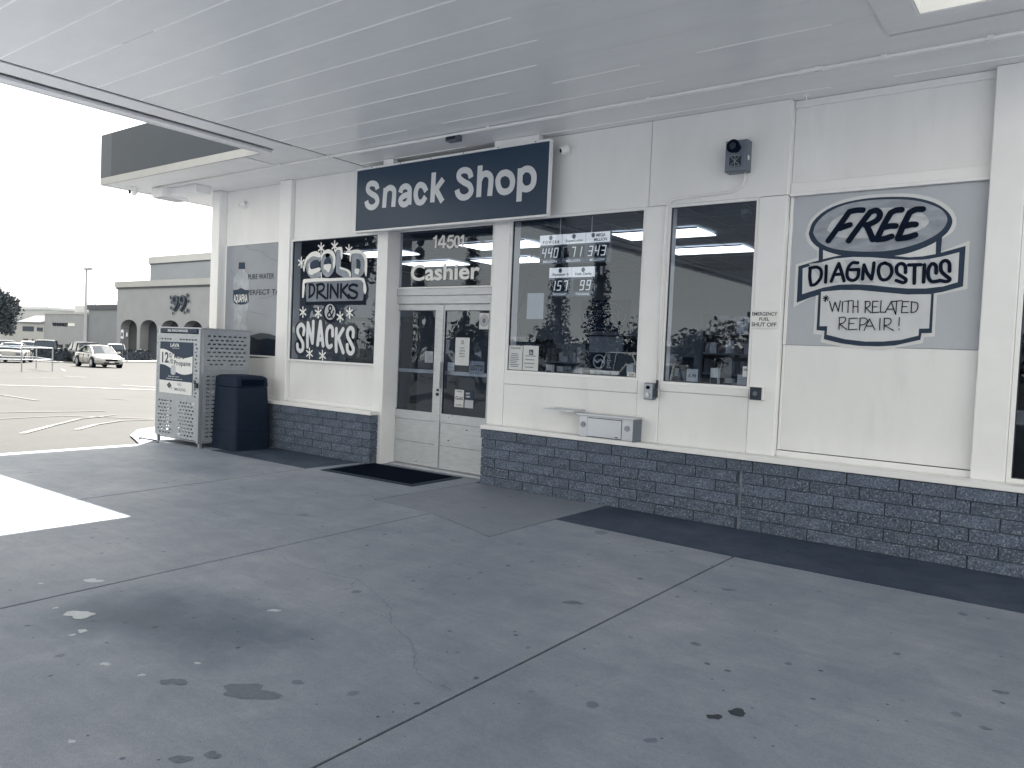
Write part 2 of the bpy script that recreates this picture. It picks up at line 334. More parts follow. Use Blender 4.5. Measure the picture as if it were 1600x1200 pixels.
# traced lettering and shapes, metres on their own planes
ART = {'free_poly':[('halo',[(-2.14,2.748),(-2.104,2.87),(-1.985,2.975),(-1.805,3.04),(-1.599,3.058),(-1.409,3.052),(-1.242,3.03),(-1.096,2.978),(-0.995,2.902),(-0.94,2.81),(-0.95,2.713),(-1.024,2.649),(-1.152,2.566),(-1.377,2.495),(-1.567,2.492),(-1.785,2.505),(-1.95,2.549),(-2.042,2.602),(-2.115,2.676)]),('halo',[(-2.21,2.475),(-2.022,2.531),(-2.027,2.617),(-1.036,2.659),(-1.03,2.543),(-0.834,2.621),(-0.828,2.231),(-1.05,2.18),(-1.358,2.162),(-1.648,2.202),(-2.014,2.195),(-2.208,2.082)]),('halo',[(-2.015,2.228),(-2.02,1.842),(-1.943,1.835),(-1.953,1.768),(-1.721,1.726),(-1.427,1.716),(-1.126,1.782),(-1.118,1.833),(-1.04,1.838),(-1.042,2.214)]),('dark',[(-2.11,2.751),(-2.077,2.858),(-1.963,2.957),(-1.793,3.012),(-1.598,3.03),(-1.407,3.023),(-1.259,3.003),(-1.112,2.951),(-1.011,2.874),(-0.966,2.793),(-0.985,2.715),(-1.034,2.659),(-1.11,2.604),(-1.242,2.55),(-1.379,2.52),(-1.52,2.517),(-1.667,2.525),(-1.786,2.534),(-1.921,2.575),(-2.017,2.622),(-2.083,2.685)]),('grey',[(-2.071,2.755),(-2.05,2.834),(-1.961,2.925),(-1.812,2.988),(-1.616,3.011),(-1.425,3.004),(-1.267,2.982),(-1.138,2.938),(-1.046,2.882),(-1.003,2.81),(-1.021,2.742),(-1.079,2.682),(-1.183,2.627),(-1.308,2.588),(-1.456,2.565),(-1.62,2.567),(-1.789,2.585),(-1.923,2.618),(-2.02,2.676)]),('lite',[(-1.953,2.774),(-1.916,2.847),(-1.837,2.894),(-1.69,2.931),(-1.497,2.937),(-1.309,2.917),(-1.197,2.873),(-1.139,2.804),(-1.172,2.747),(-1.296,2.704),(-1.482,2.684),(-1.676,2.684),(-1.846,2.704)]),('dark',[(-2.012,2.638),(-1.977,2.626),(-1.971,2.507),(-2.008,2.498)]),('dark',[(-1.075,2.642),(-1.033,2.669),(-1.034,2.516),(-1.071,2.503)]),('dark',[(-2.183,2.458),(-2.072,2.489),(-1.938,2.522),(-1.837,2.541),(-1.667,2.538),(-1.521,2.531),(-1.369,2.517),(-1.267,2.503),(-1.167,2.507),(-1.07,2.523),(-1.035,2.531),(-0.859,2.579),(-0.859,2.251),(-0.999,2.209),(-1.131,2.185),(-1.267,2.189),(-1.455,2.21),(-1.65,2.233),(-1.8,2.235),(-1.921,2.216),(-2.055,2.174),(-2.18,2.126)]),('halo2',[(-2.144,2.437),(-1.988,2.486),(-1.866,2.516),(-1.716,2.524),(-1.568,2.515),(-1.424,2.497),(-1.284,2.481),(-1.147,2.478),(-1.016,2.501),(-0.901,2.53),(-0.898,2.286),(-1.002,2.253),(-1.134,2.238),(-1.27,2.24),(-1.41,2.255),(-1.555,2.275),(-1.692,2.284),(-1.823,2.283),(-1.955,2.259),(-2.136,2.202)]),('dark',[(-1.991,2.206),(-1.99,1.876),(-1.92,1.871),(-1.923,1.796),(-1.773,1.762),(-1.622,1.745),(-1.476,1.744),(-1.335,1.756),(-1.145,1.809),(-1.139,1.864),(-1.063,1.868),(-1.067,2.195)]),('halo2',[(-1.97,2.222),(-1.966,1.912),(-1.899,1.913),(-1.9,1.837),(-1.745,1.8),(-1.575,1.783),(-1.431,1.787),(-1.291,1.805),(-1.161,1.844),(-1.16,1.902),(-1.085,1.905),(-1.086,2.19),(-1.267,2.189),(-1.455,2.21),(-1.65,2.231),(-1.8,2.235)]),('shade',[(-2.093,2.477),(-1.978,2.484),(-1.824,2.3),(-1.935,2.286)]),('shade',[(-1.794,2.498),(-1.705,2.505),(-1.527,2.294),(-1.633,2.28)]),('shade',[(-1.528,2.488),(-1.415,2.494),(-1.31,2.289),(-1.412,2.276)]),('shade',[(-1.21,2.476),(-1.112,2.483),(-0.995,2.283),(-1.091,2.27)])],'free_big':[[(-1.932,2.677),(-1.842,2.81),(-1.768,2.923)],[(-1.766,2.923),(-1.709,2.931),(-1.658,2.928)],[(-1.841,2.78),(-1.791,2.798),(-1.757,2.807)],[(-1.759,2.668),(-1.672,2.799),(-1.596,2.908)],[(-1.598,2.906),(-1.548,2.917),(-1.517,2.882),(-1.534,2.837),(-1.585,2.806),(-1.628,2.794)],[(-1.621,2.796),(-1.59,2.732),(-1.563,2.668)],[(-1.435,2.884),(-1.487,2.777),(-1.529,2.668)],[(-1.435,2.886),(-1.396,2.905),(-1.349,2.907)],[(-1.473,2.768),(-1.431,2.775),(-1.388,2.773)],[(-1.529,2.666),(-1.472,2.669),(-1.416,2.686)],[(-1.286,2.877),(-1.328,2.777),(-1.364,2.667)],[(-1.286,2.879),(-1.239,2.901),(-1.188,2.9)],[(-1.314,2.768),(-1.269,2.777),(-1.235,2.776)],[(-1.364,2.665),(-1.294,2.67),(-1.233,2.688)]],'free_mid':[[(-2.075,2.435),(-2.076,2.359),(-2.061,2.283)],[(-2.08,2.437),(-2.017,2.444),(-1.979,2.411),(-1.98,2.346),(-2.019,2.293),(-2.057,2.281)],[(-1.937,2.452),(-1.935,2.377),(-1.935,2.307)],[(-1.886,2.314),(-1.86,2.396),(-1.831,2.47)],[(-1.831,2.47),(-1.804,2.395),(-1.778,2.315)],[(-1.863,2.373),(-1.803,2.376)],[(-1.673,2.47),(-1.718,2.471),(-1.75,2.43),(-1.757,2.372),(-1.74,2.33),(-1.699,2.318),(-1.666,2.349),(-1.662,2.41)],[(-1.662,2.412),(-1.729,2.412)],[(-1.626,2.327),(-1.625,2.39),(-1.621,2.45)],[(-1.621,2.45),(-1.59,2.378),(-1.553,2.325)],[(-1.553,2.325),(-1.544,2.398),(-1.541,2.465)],[(-1.455,2.462),(-1.492,2.443),(-1.501,2.386),(-1.476,2.324),(-1.428,2.322),(-1.396,2.373),(-1.409,2.435),(-1.455,2.462)],[(-1.289,2.375),(-1.295,2.431),(-1.328,2.452),(-1.359,2.428),(-1.353,2.372),(-1.313,2.34),(-1.282,2.314),(-1.3,2.289),(-1.357,2.309)],[(-1.267,2.438),(-1.177,2.437)],[(-1.222,2.433),(-1.217,2.282)],[(-1.149,2.436),(-1.147,2.291)],[(-1.058,2.363),(-1.064,2.423),(-1.092,2.442),(-1.116,2.4),(-1.114,2.335),(-1.088,2.295),(-1.038,2.298)],[(-0.961,2.376),(-0.967,2.44),(-0.996,2.465),(-1.026,2.442),(-1.022,2.382),(-0.989,2.342),(-0.955,2.311),(-0.978,2.292),(-1.031,2.303)]],'free_thin':[[(-1.925,2.189),(-1.927,2.132)],[(-1.949,2.162),(-1.898,2.164)],[(-1.942,2.178),(-1.905,2.143)],[(-1.909,2.18),(-1.94,2.141)],[(-1.891,2.135),(-1.862,2.044)],[(-1.862,2.044),(-1.844,2.129)],[(-1.844,2.129),(-1.811,2.044)],[(-1.811,2.044),(-1.799,2.14)],[(-1.779,2.131),(-1.779,2.042)],[(-1.764,2.134),(-1.699,2.141)],[(-1.732,2.136),(-1.73,2.036)],[(-1.691,2.139),(-1.688,2.034)],[(-1.653,2.139),(-1.647,2.036)],[(-1.689,2.086),(-1.65,2.088)],[(-1.59,2.133),(-1.588,2.034)],[(-1.595,2.132),(-1.558,2.13),(-1.554,2.096),(-1.582,2.076)],[(-1.582,2.076),(-1.541,2.034)],[(-1.489,2.133),(-1.532,2.133)],[(-1.532,2.133),(-1.53,2.034)],[(-1.53,2.034),(-1.479,2.039)],[(-1.531,2.084),(-1.496,2.086)],[(-1.465,2.138),(-1.466,2.039)],[(-1.466,2.039),(-1.422,2.039)],[(-1.427,2.039),(-1.384,2.127)],[(-1.384,2.127),(-1.346,2.024)],[(-1.409,2.065),(-1.362,2.065)],[(-1.384,2.13),(-1.301,2.137)],[(-1.342,2.132),(-1.343,2.019)],[(-1.25,2.129),(-1.296,2.129)],[(-1.296,2.129),(-1.3,2.035)],[(-1.3,2.035),(-1.249,2.037)],[(-1.298,2.086),(-1.261,2.086)],[(-1.227,2.126),(-1.226,2.037)],[(-1.231,2.127),(-1.185,2.116),(-1.178,2.075),(-1.195,2.043),(-1.228,2.037)],[(-1.796,1.985),(-1.795,1.884)],[(-1.8,1.989),(-1.756,1.993),(-1.742,1.97),(-1.763,1.943),(-1.793,1.932)],[(-1.793,1.932),(-1.73,1.885)],[(-1.646,1.986),(-1.715,1.983)],[(-1.715,1.983),(-1.714,1.883)],[(-1.714,1.883),(-1.645,1.889)],[(-1.714,1.936),(-1.673,1.939)],[(-1.624,1.981),(-1.624,1.882)],[(-1.628,1.985),(-1.587,1.987),(-1.564,1.966),(-1.584,1.935),(-1.623,1.924)],[(-1.586,1.879),(-1.548,1.98)],[(-1.548,1.98),(-1.499,1.884)],[(-1.573,1.917),(-1.517,1.918)],[(-1.463,1.985),(-1.461,1.884)],[(-1.428,1.983),(-1.427,1.885)],[(-1.432,1.986),(-1.386,1.983),(-1.375,1.958),(-1.392,1.932),(-1.425,1.926)],[(-1.425,1.926),(-1.352,1.883)],[(-1.313,1.994),(-1.312,1.922)],[(-1.309,1.897),(-1.309,1.891)]],'cold':[[(-8.901,2.786),(-8.995,2.795),(-9.093,2.76),(-9.137,2.673),(-9.091,2.582),(-8.995,2.543),(-8.896,2.565)],[(-8.715,2.829),(-8.792,2.796),(-8.812,2.71),(-8.787,2.621),(-8.707,2.562),(-8.629,2.609),(-8.606,2.695),(-8.634,2.79),(-8.715,2.829)],[(-8.484,2.868),(-8.481,2.745),(-8.477,2.604)],[(-8.476,2.6),(-8.381,2.563),(-8.286,2.529)],[(-8.163,2.802),(-8.158,2.671),(-8.149,2.533)],[(-8.163,2.798),(-8.061,2.79),(-7.987,2.726),(-7.974,2.62),(-8.037,2.549),(-8.149,2.527)]],'cold_sh':[[(-8.907,2.756),(-9.001,2.764),(-9.099,2.729),(-9.143,2.642),(-9.097,2.552),(-9.001,2.513),(-8.902,2.535)],[(-8.72,2.799),(-8.797,2.766),(-8.818,2.68),(-8.792,2.591),(-8.713,2.532),(-8.635,2.579),(-8.611,2.665),(-8.64,2.76),(-8.72,2.799)],[(-8.49,2.839),(-8.487,2.715),(-8.482,2.575)],[(-8.482,2.571),(-8.386,2.533),(-8.292,2.5)],[(-8.168,2.773),(-8.164,2.642),(-8.155,2.504)],[(-8.168,2.769),(-8.066,2.761),(-7.992,2.698),(-7.979,2.591),(-8.042,2.52),(-8.154,2.498)]],'snow':[[(-9.231,2.724),(-9.21,2.772),(-9.16,2.827),(-9.086,2.872),(-8.987,2.892),(-8.912,2.877),(-8.861,2.847),(-8.871,2.799),(-8.996,2.82),(-9.058,2.815),(-9.12,2.785),(-9.168,2.746),(-9.199,2.658),(-9.218,2.602),(-9.236,2.627),(-9.262,2.709)],[(-9.093,2.752),(-9.122,2.704),(-9.113,2.656),(-9.123,2.591),(-9.058,2.553),(-8.984,2.571),(-8.898,2.597),(-8.85,2.623),(-8.876,2.656),(-9.024,2.637),(-9.075,2.646),(-9.097,2.704)],[(-8.854,2.831),(-8.79,2.883),(-8.694,2.907),(-8.597,2.875),(-8.547,2.818),(-8.533,2.747),(-8.539,2.669),(-8.572,2.623),(-8.586,2.702),(-8.584,2.764),(-8.63,2.825),(-8.691,2.849),(-8.776,2.842),(-8.822,2.797),(-8.847,2.759)],[(-8.78,2.693),(-8.636,2.696),(-8.638,2.625),(-8.678,2.579),(-8.728,2.612),(-8.784,2.637)],[(-8.547,2.826),(-8.544,2.888),(-8.516,2.918),(-8.458,2.927),(-8.404,2.913),(-8.388,2.811),(-8.408,2.75),(-8.429,2.813),(-8.444,2.88),(-8.514,2.884)],[(-8.438,2.654),(-8.349,2.631),(-8.256,2.605),(-8.208,2.565),(-8.205,2.504),(-8.228,2.508),(-8.253,2.559),(-8.324,2.596),(-8.431,2.622)],[(-8.239,2.72),(-8.239,2.843),(-8.189,2.872),(-8.065,2.87),(-7.962,2.831),(-7.905,2.784),(-7.884,2.7),(-7.886,2.526),(-7.907,2.508),(-7.933,2.588),(-7.933,2.702),(-7.982,2.787),(-8.051,2.818),(-8.164,2.823),(-8.206,2.804),(-8.216,2.719)],[(-8.125,2.617),(-8.034,2.606),(-8.053,2.538),(-8.082,2.539),(-8.128,2.563)],[(-9.244,2.228),(-9.237,2.472),(-9.156,2.499),(-8.993,2.503),(-8.832,2.507),(-8.65,2.497),(-8.46,2.498),(-8.181,2.496),(-7.967,2.487),(-7.921,2.451),(-7.879,2.322),(-7.906,2.265),(-7.941,2.315),(-7.985,2.451),(-8.294,2.458),(-8.648,2.456),(-9.153,2.448),(-9.186,2.382),(-9.206,2.236)],[(-8.838,2.583),(-8.824,2.583),(-8.817,2.499),(-8.838,2.5)]],'hole':[[(-8.783,2.748),(-8.725,2.8),(-8.664,2.791),(-8.632,2.743),(-8.636,2.694),(-8.78,2.693)],[(-9.079,2.735),(-9.006,2.766),(-8.906,2.757),(-8.887,2.664),(-9.037,2.639),(-9.086,2.671)],[(-8.098,2.746),(-8.047,2.736),(-8.021,2.682),(-8.029,2.61),(-8.103,2.62)]],'board_sh':[(-9.212,2.342),(-9.189,2.447),(-7.942,2.437),(-7.903,2.284),(-7.909,2.121),(-9.173,2.123)],'board':[(-9.152,2.462),(-7.988,2.464),(-7.933,2.3),(-7.951,2.179),(-9.146,2.169),(-9.179,2.333)],'drinks':[[(-9.082,2.412),(-9.084,2.324),(-9.079,2.235)],[(-9.101,2.419),(-9.013,2.41),(-8.972,2.346),(-9.006,2.274),(-9.092,2.233)],[(-8.907,2.408),(-8.909,2.313),(-8.91,2.221)],[(-8.928,2.41),(-8.815,2.419),(-8.765,2.383),(-8.799,2.328),(-8.896,2.305)],[(-8.896,2.305),(-8.807,2.26),(-8.72,2.215)],[(-8.684,2.413),(-8.681,2.215)],[(-8.621,2.222),(-8.619,2.404)],[(-8.619,2.404),(-8.464,2.229)],[(-8.467,2.229),(-8.47,2.409)],[(-8.402,2.408),(-8.399,2.224)],[(-8.268,2.401),(-8.38,2.322)],[(-8.38,2.322),(-8.23,2.215)],[(-8.071,2.382),(-8.154,2.399),(-8.227,2.373),(-8.219,2.335),(-8.126,2.306),(-8.066,2.271),(-8.099,2.218),(-8.19,2.219),(-8.238,2.258)]],'amp_o':[(-8.455,2.011),(-8.458,1.975),(-8.473,1.941),(-8.497,1.911),(-8.529,1.889),(-8.567,1.874),(-8.608,1.869),(-8.651,1.873),(-8.691,1.887),(-8.726,1.909),(-8.753,1.939),(-8.772,1.973),(-8.779,2.01),(-8.775,2.048),(-8.761,2.082),(-8.736,2.112),(-8.703,2.134),(-8.664,2.148),(-8.623,2.153),(-8.581,2.148),(-8.541,2.134),(-8.507,2.111),(-8.48,2.082),(-8.462,2.048)],'amp_i':[(-8.504,2.023),(-8.506,1.994),(-8.517,1.967),(-8.534,1.944),(-8.557,1.926),(-8.584,1.915),(-8.614,1.911),(-8.644,1.914),(-8.673,1.925),(-8.698,1.943),(-8.718,1.966),(-8.731,1.993),(-8.737,2.023),(-8.734,2.052),(-8.724,2.079),(-8.706,2.102),(-8.683,2.12),(-8.655,2.131),(-8.625,2.135),(-8.595,2.131),(-8.567,2.12),(-8.542,2.102),(-8.522,2.079),(-8.509,2.052)],'amp':[[(-8.568,1.944),(-8.607,1.999),(-8.646,2.07),(-8.624,2.108),(-8.584,2.09),(-8.603,2.047),(-8.661,1.999),(-8.665,1.963),(-8.622,1.948),(-8.57,1.983),(-8.543,2.035)]],'snacks':[[(-9.195,1.695),(-9.184,1.785),(-9.251,1.837),(-9.323,1.791),(-9.322,1.709),(-9.253,1.628),(-9.201,1.564),(-9.201,1.482),(-9.257,1.449),(-9.313,1.479),(-9.329,1.544)],[(-9.094,1.518),(-9.103,1.697),(-9.099,1.859)],[(-9.099,1.859),(-9.041,1.714),(-8.986,1.582)],[(-8.986,1.578),(-8.979,1.732),(-8.98,1.881)],[(-8.868,1.553),(-8.848,1.718),(-8.823,1.882)],[(-8.823,1.882),(-8.782,1.703),(-8.747,1.544)],[(-8.85,1.63),(-8.77,1.632)],[(-8.549,1.692),(-8.56,1.79),(-8.615,1.819),(-8.667,1.769),(-8.678,1.665),(-8.66,1.563),(-8.61,1.526),(-8.568,1.549)],[(-8.473,1.784),(-8.472,1.631),(-8.461,1.474)],[(-8.332,1.786),(-8.385,1.719),(-8.429,1.659)],[(-8.423,1.663),(-8.365,1.555),(-8.313,1.463)],[(-8.121,1.685),(-8.122,1.77),(-8.181,1.804),(-8.233,1.76),(-8.23,1.683),(-8.158,1.592),(-8.109,1.524),(-8.118,1.473),(-8.168,1.452),(-8.222,1.489),(-8.235,1.566)]],'flakes':[[(-8.86,3.004),(-8.852,2.861)],[(-8.922,2.971),(-8.79,2.89)],[(-8.797,2.967),(-8.913,2.895)],[(-8.568,3.017),(-8.561,2.876)],[(-8.629,2.984),(-8.501,2.904)],[(-8.507,2.98),(-8.62,2.91)],[(-8.267,2.947),(-8.26,2.808)],[(-8.326,2.914),(-8.202,2.836)],[(-8.208,2.911),(-8.317,2.841)],[(-9.293,2.815),(-9.286,2.668)],[(-9.358,2.78),(-9.221,2.698)],[(-9.227,2.777),(-9.349,2.702)],[(-9.218,2.093),(-9.211,1.946)],[(-9.283,2.056),(-9.146,1.979)],[(-9.153,2.058),(-9.274,1.979)],[(-8.872,2.083),(-8.865,1.939)],[(-8.935,2.046),(-8.803,1.971)],[(-8.809,2.049),(-8.926,1.971)],[(-8.4,2.026),(-8.393,1.885)],[(-8.46,1.989),(-8.334,1.917)],[(-8.34,1.992),(-8.451,1.916)],[(-8.208,2.082),(-8.201,1.943)],[(-8.266,2.047),(-8.144,1.975)],[(-8.15,2.049),(-8.258,1.974)],[(-9.036,1.498),(-9.029,1.352)],[(-9.1,1.459),(-8.965,1.387)],[(-8.972,1.465),(-9.091,1.382)],[(-8.746,1.475),(-8.739,1.331)],[(-8.808,1.436),(-8.677,1.366)],[(-8.683,1.443),(-8.799,1.361)]],'bottle':[(-10.972,2.708),(-10.823,2.703),(-10.811,2.663),(-10.729,2.597),(-10.705,2.484),(-10.698,2.134),(-10.73,2.054),(-10.713,1.718),(-10.698,1.398),(-11.055,1.386),(-11.073,2.054),(-11.119,2.135),(-11.122,2.477),(-11.086,2.606),(-10.981,2.668)],'cap':[(-10.988,2.816),(-10.821,2.81),(-10.815,2.704),(-10.994,2.71)],'label':[(-11.122,2.376),(-11.006,2.381),(-10.91,2.408),(-10.799,2.374),(-10.704,2.37),(-10.695,2.178),(-10.788,2.147),(-10.897,2.138),(-11.036,2.151),(-11.121,2.181)],'dark1':[(-11.234,1.282),(-11.225,1.57),(-10.94,1.609),(-10.629,1.656),(-10.354,1.7),(-10.121,1.689),(-9.912,1.642),(-9.906,1.331)],'dark2':[(-11.234,1.282),(-11.217,1.529),(-10.912,1.593),(-10.629,1.648),(-10.401,1.589),(-10.194,1.621),(-9.919,1.596),(-9.916,1.331)],'ripple':[[(-10.819,3.062),(-10.682,3.008),(-10.495,2.984),(-10.31,2.929),(-10.204,2.862),(-10.05,2.817),(-9.874,2.785)],[(-11.217,2.707),(-11.158,2.656),(-11.1,2.606)],[(-10.677,2.357),(-10.41,2.321),(-10.152,2.326),(-9.902,2.361)],[(-10.432,2.235),(-10.174,2.256),(-9.9,2.315)],[(-10.674,2.03),(-10.474,2.007),(-10.264,1.984)]],'aq_text':[[(-10.604,2.395),(-9.929,2.392)],[(-10.614,2.268),(-9.91,2.266)],[(-11.11,2.241),(-10.712,2.245)]],'spark':[(-10.29,1.988),(-9.908,1.965),(-9.907,1.953),(-10.289,1.976)],'cracks':[[(-4.67,3.5),(-4.32,3.42),(-3.96,3.46),(-3.82,3.5),(-3.48,3.36),(-3.26,3.24),(-3.06,3.06),(-2.77,2.94),(-2.67,2.85),(-2.59,2.76),(-2.48,2.68),(-2.35,2.65),(-2.22,2.64)],[(-3.82,3.5),(-3.71,3.32),(-3.76,3.23)]],'spots_dark':[((-1.16,3.33),0.055),((-1.22,3.22),0.042),((-0.75,4.62),0.03),((-2.51,4.1),0.07),((-1.88,5.09),0.05),((-1.64,3.98),0.04),((-1.16,4.06),0.03),((-0.25,4.43),0.04),((-2.6,1.54),0.045),((-2.54,1.63),0.04),((-0.27,3.93),0.03)],'spots_lite':[((-4.4,1.98),0.1),((-4.96,2.31),0.07),((-4.14,1.88),0.035),((-4.12,1.82),0.02),((-3.64,1.76),0.03),((-3.7,2.75),0.04),((-4.6,1.94),0.02),((-5.12,2.07),0.02),((-3.02,1.34),0.02),((-3.4,1.81),0.02),((-3.34,2.05),0.02)],'patches':[((-3.23,1.87),0.05),((-2.9,2.03),0.11),((-4.57,2.9),0.09),((-2.99,2.13),0.05)],'oil':[(-3.87,2.15),(-3.88,1.96),(-3.97,2.4),(-3.46,1.9),(-3.3,5.11)],'snack':[[(-7.498,3.595),(-7.522,3.65),(-7.595,3.68),(-7.667,3.664),(-7.678,3.6),(-7.613,3.55),(-7.519,3.499),(-7.492,3.43),(-7.541,3.378),(-7.616,3.371),(-7.678,3.406),(-7.701,3.461)],[(-7.349,3.598),(-7.364,3.346)],[(-7.354,3.522),(-7.329,3.573),(-7.26,3.593),(-7.199,3.561),(-7.187,3.507),(-7.197,3.345)],[(-7.078,3.513),(-7.053,3.567),(-6.987,3.585),(-6.927,3.555),(-6.915,3.499),(-6.914,3.348)],[(-6.914,3.478),(-7.014,3.465),(-7.073,3.422),(-7.038,3.366),(-6.964,3.365),(-6.914,3.419)],[(-6.629,3.489),(-6.678,3.557),(-6.755,3.577),(-6.804,3.512),(-6.802,3.433),(-6.764,3.37),(-6.694,3.365),(-6.637,3.425)],[(-6.515,3.706),(-6.522,3.346)],[(-6.356,3.612),(-6.487,3.48)],[(-6.48,3.511),(-6.356,3.34)],[(-5.917,3.583),(-5.948,3.653),(-6.024,3.682),(-6.099,3.663),(-6.103,3.599),(-6.027,3.543),(-5.939,3.496),(-5.908,3.423),(-5.964,3.369),(-6.047,3.365),(-6.109,3.407),(-6.13,3.463)],[(-5.786,3.709),(-5.792,3.346)],[(-5.786,3.535),(-5.751,3.59),(-5.691,3.607),(-5.633,3.574),(-5.616,3.514),(-5.628,3.345)],[(-5.402,3.587),(-5.466,3.581),(-5.508,3.539),(-5.514,3.482),(-5.478,3.4),(-5.405,3.371),(-5.328,3.398),(-5.304,3.479),(-5.337,3.553),(-5.402,3.587)],[(-5.342,3.557),(-5.402,3.587),(-5.469,3.578)],[(-5.201,3.616),(-5.204,3.246)],[(-5.202,3.548),(-5.143,3.595),(-5.064,3.584),(-5.013,3.517),(-5.02,3.42),(-5.079,3.378),(-5.15,3.387),(-5.2,3.444)]],'number':[[(-6.871,2.976),(-6.814,3.01)],[(-6.818,3.024),(-6.822,2.861)],[(-6.698,3.018),(-6.774,2.907)],[(-6.781,2.908),(-6.639,2.906)],[(-6.683,3.014),(-6.686,2.855)],[(-6.519,2.999),(-6.606,2.998)],[(-6.602,2.998),(-6.61,2.93)],[(-6.614,2.934),(-6.558,2.95),(-6.515,2.914),(-6.535,2.87),(-6.587,2.859),(-6.627,2.892)],[(-6.463,2.993),(-6.491,2.969),(-6.497,2.925),(-6.487,2.882),(-6.459,2.858),(-6.431,2.879),(-6.422,2.923),(-6.432,2.972),(-6.463,2.993)],[(-6.402,2.962),(-6.359,2.993)],[(-6.356,3.004),(-6.359,2.848)]]}
# ============================================================ GROUND
gnd = MB()
xs = [600, 60, 12, -3, -12.9, -30, -60, -90, -125, -300, -900]; ys = [-900, -120, -40, -15, 0, 12, 30, 60, 120, 900]
def gz(x): return (0.0 if x > -12.9 else (max(x, -125) + 12.9) * 0.0132) - 0.03
gnd.add([(x, y, gz(x)) for x in xs for y in ys], [(i * len(ys) + j, i * len(ys) + j + 1, (i + 1) * len(ys) + j + 1, (i + 1) * len(ys) + j) for i in range(len(xs) - 1) for j in range(len(ys) - 1)])
tag(gnd.build('parking_lot', M['asphalt']), kind='structure')
pav = E('pavement', kind='structure')
MB().prism([(-11.03, -15), (9, -15), (9, 7.6), (-7.5, 7.6), (-11.03, 7.1)], -0.029, -0.014).build('slab_bed', M['joint'], pav)
def j2(y): return -4.74 - 0.035 * y
def j3(y): return -7.26 - 0.083 * y
g = 0.009
def slab(pts, mat='concrete', name='concrete_slab'):
    c = Vector((sum(p[0] for p in pts) / len(pts), sum(p[1] for p in pts) / len(pts)))
    P = []
    n = len(pts)
    A = 0.5 * sum(pts[i][0] * pts[(i + 1) % n][1] - pts[(i + 1) % n][0] * pts[i][1] for i in range(n))
    if A < 0: pts = pts[::-1]
    for i in range(n):                       # inset every edge by half a joint
        a, b, d = Vector(pts[i - 1]), Vector(pts[i]), Vector(pts[(i + 1) % n])
        e1 = (b - a).normalized(); e2 = (d - b).normalized()
        n1 = Vector((-e1.y, e1.x)); n2 = Vector((-e2.y, e2.x)); k = (n1 + n2); k = k / max(0.3, (1 + n1.dot(n2)))
        P.append((b.x + k.x * g, b.y + k.y * g))
    o = MB().prism(P, -0.013, 0.0).build(name, M[mat], pav, bevel=0.003)
    return o
slab([(j2(0), 0), (-2.2, 0), (-2.19, 6.0), (-3.96, 6.08), (-3.96, 5.08), (j2(5.42), 5.42)])
slab([(-2.2, 0), (0.45, 0), (0.45, 6.02), (-2.19, 6.0)])
slab([(0.45, 0), (3.1, 0), (3.1, 6.02), (0.45, 6.02)])
slab([(3.1, 0), (9, 0), (9, 6.02), (3.1, 6.02)])
slab([(j3(0), 0), (j2(0), 0), (j2(5.42), 5.42), (-5.75, 5.45), (-5.75, 7.55), (-7.76, 7.55), (-7.77, 6.18)])
slab([(-11.02, 0), (j3(0), 0), (-7.77, 6.18), (-11.02, 6.18)])
slab([(-9.9, 6.18), (-7.77, 6.18), (-7.76, 7.1), (-9.6, 7.1)], 'concrete_dark'); slab([(-11.02, 6.18), (-9.9, 6.18), (-9.6, 7.1), (-11.02, 7.1)])
slab([(-12.75, 6.6), (-12.1, 6.15), (-11.03, 5.75), (-11.03, 9.0), (-13.4, 9.0), (-13.1, 7.2)])
slab([(-5.75, 5.45), (j2(5.42), 5.42), (-3.96, 5.08), (-3.96, 7.08), (-5.75, 7.08)], 'concrete_light')
slab([(-3.96, 6.08), (-2.19, 6.0), (9, 6.02), (9, 7.08), (-3.96, 7.08)], 'concrete_dark')
for i, x in enumerate((-11.02, -7.26, -4.74, -2.2, 0.45, 3.1)):
    x1 = (-7.26, -4.74, -2.2, 0.45, 3.1, 9)[i]
    for y in (-5, -10, -15): slab([(x, y), (x1, y), (x1, y + 5), (x, y + 5)])
for (x, x1, y, y1) in ((9, 18, -15, 7.1), (18, 30, -15, 7.1), (-10.85, 9, -26, -15), (9, 30, -26, -15)): slab([(x, y), (x1, y), (x1, y1), (x, y1)])  # unseen outer concrete, added to bounce more light under the canopy
# worn sealant in the two joints that have it
sm = MB()
for (a, b, ww) in (((-2.2, 0.3), (-2.195, 5.95), 0.016), ((-4.75, 0.3), (j2(5.3), 5.3), 0.006)):
    sm.add([(a[0] + 0.011 - ww, a[1], -0.006), (a[0] + 0.011, a[1], -0.006), (b[0] + 0.011, b[1], -0.006), (b[0] + 0.011 - ww, b[1], -0.006)], [(0, 1, 2, 3)])
def blob(cx, cy, r, z=0.0015, seed=0, asp=1.0, ang=0.0, n=22, jag=0.28):
    rd = random.Random(seed); ph = [rd.uniform(0, 6.28) for _ in range(5)]
    vs = []
    for k in range(n):
        a = 2 * math.pi * k / n; rr = r * (1 + jag * sum(math.sin((q + 2) * a + ph[q]) / (q + 1.5) for q in range(5)))
        x, y = rr * math.cos(a) * asp, rr * math.sin(a); vs.append((cx + x * math.cos(ang) - y * math.sin(ang), cy + x * math.sin(ang) + y * math.cos(ang), z))
    return vs, [tuple(range(n))]
M['tar'] = MAT('black_tar_spot', (0.012, 0.02, 0.035), 0.5, var=0.3, scale=40)
M['gum'] = MAT('flattened_gum', (0.135, 0.16, 0.195), 0.7, var=0.3, scale=40)
M['splat'] = MAT('dried_white_paint', (0.50, 0.53, 0.56), 0.6, var=0.12, scale=30)
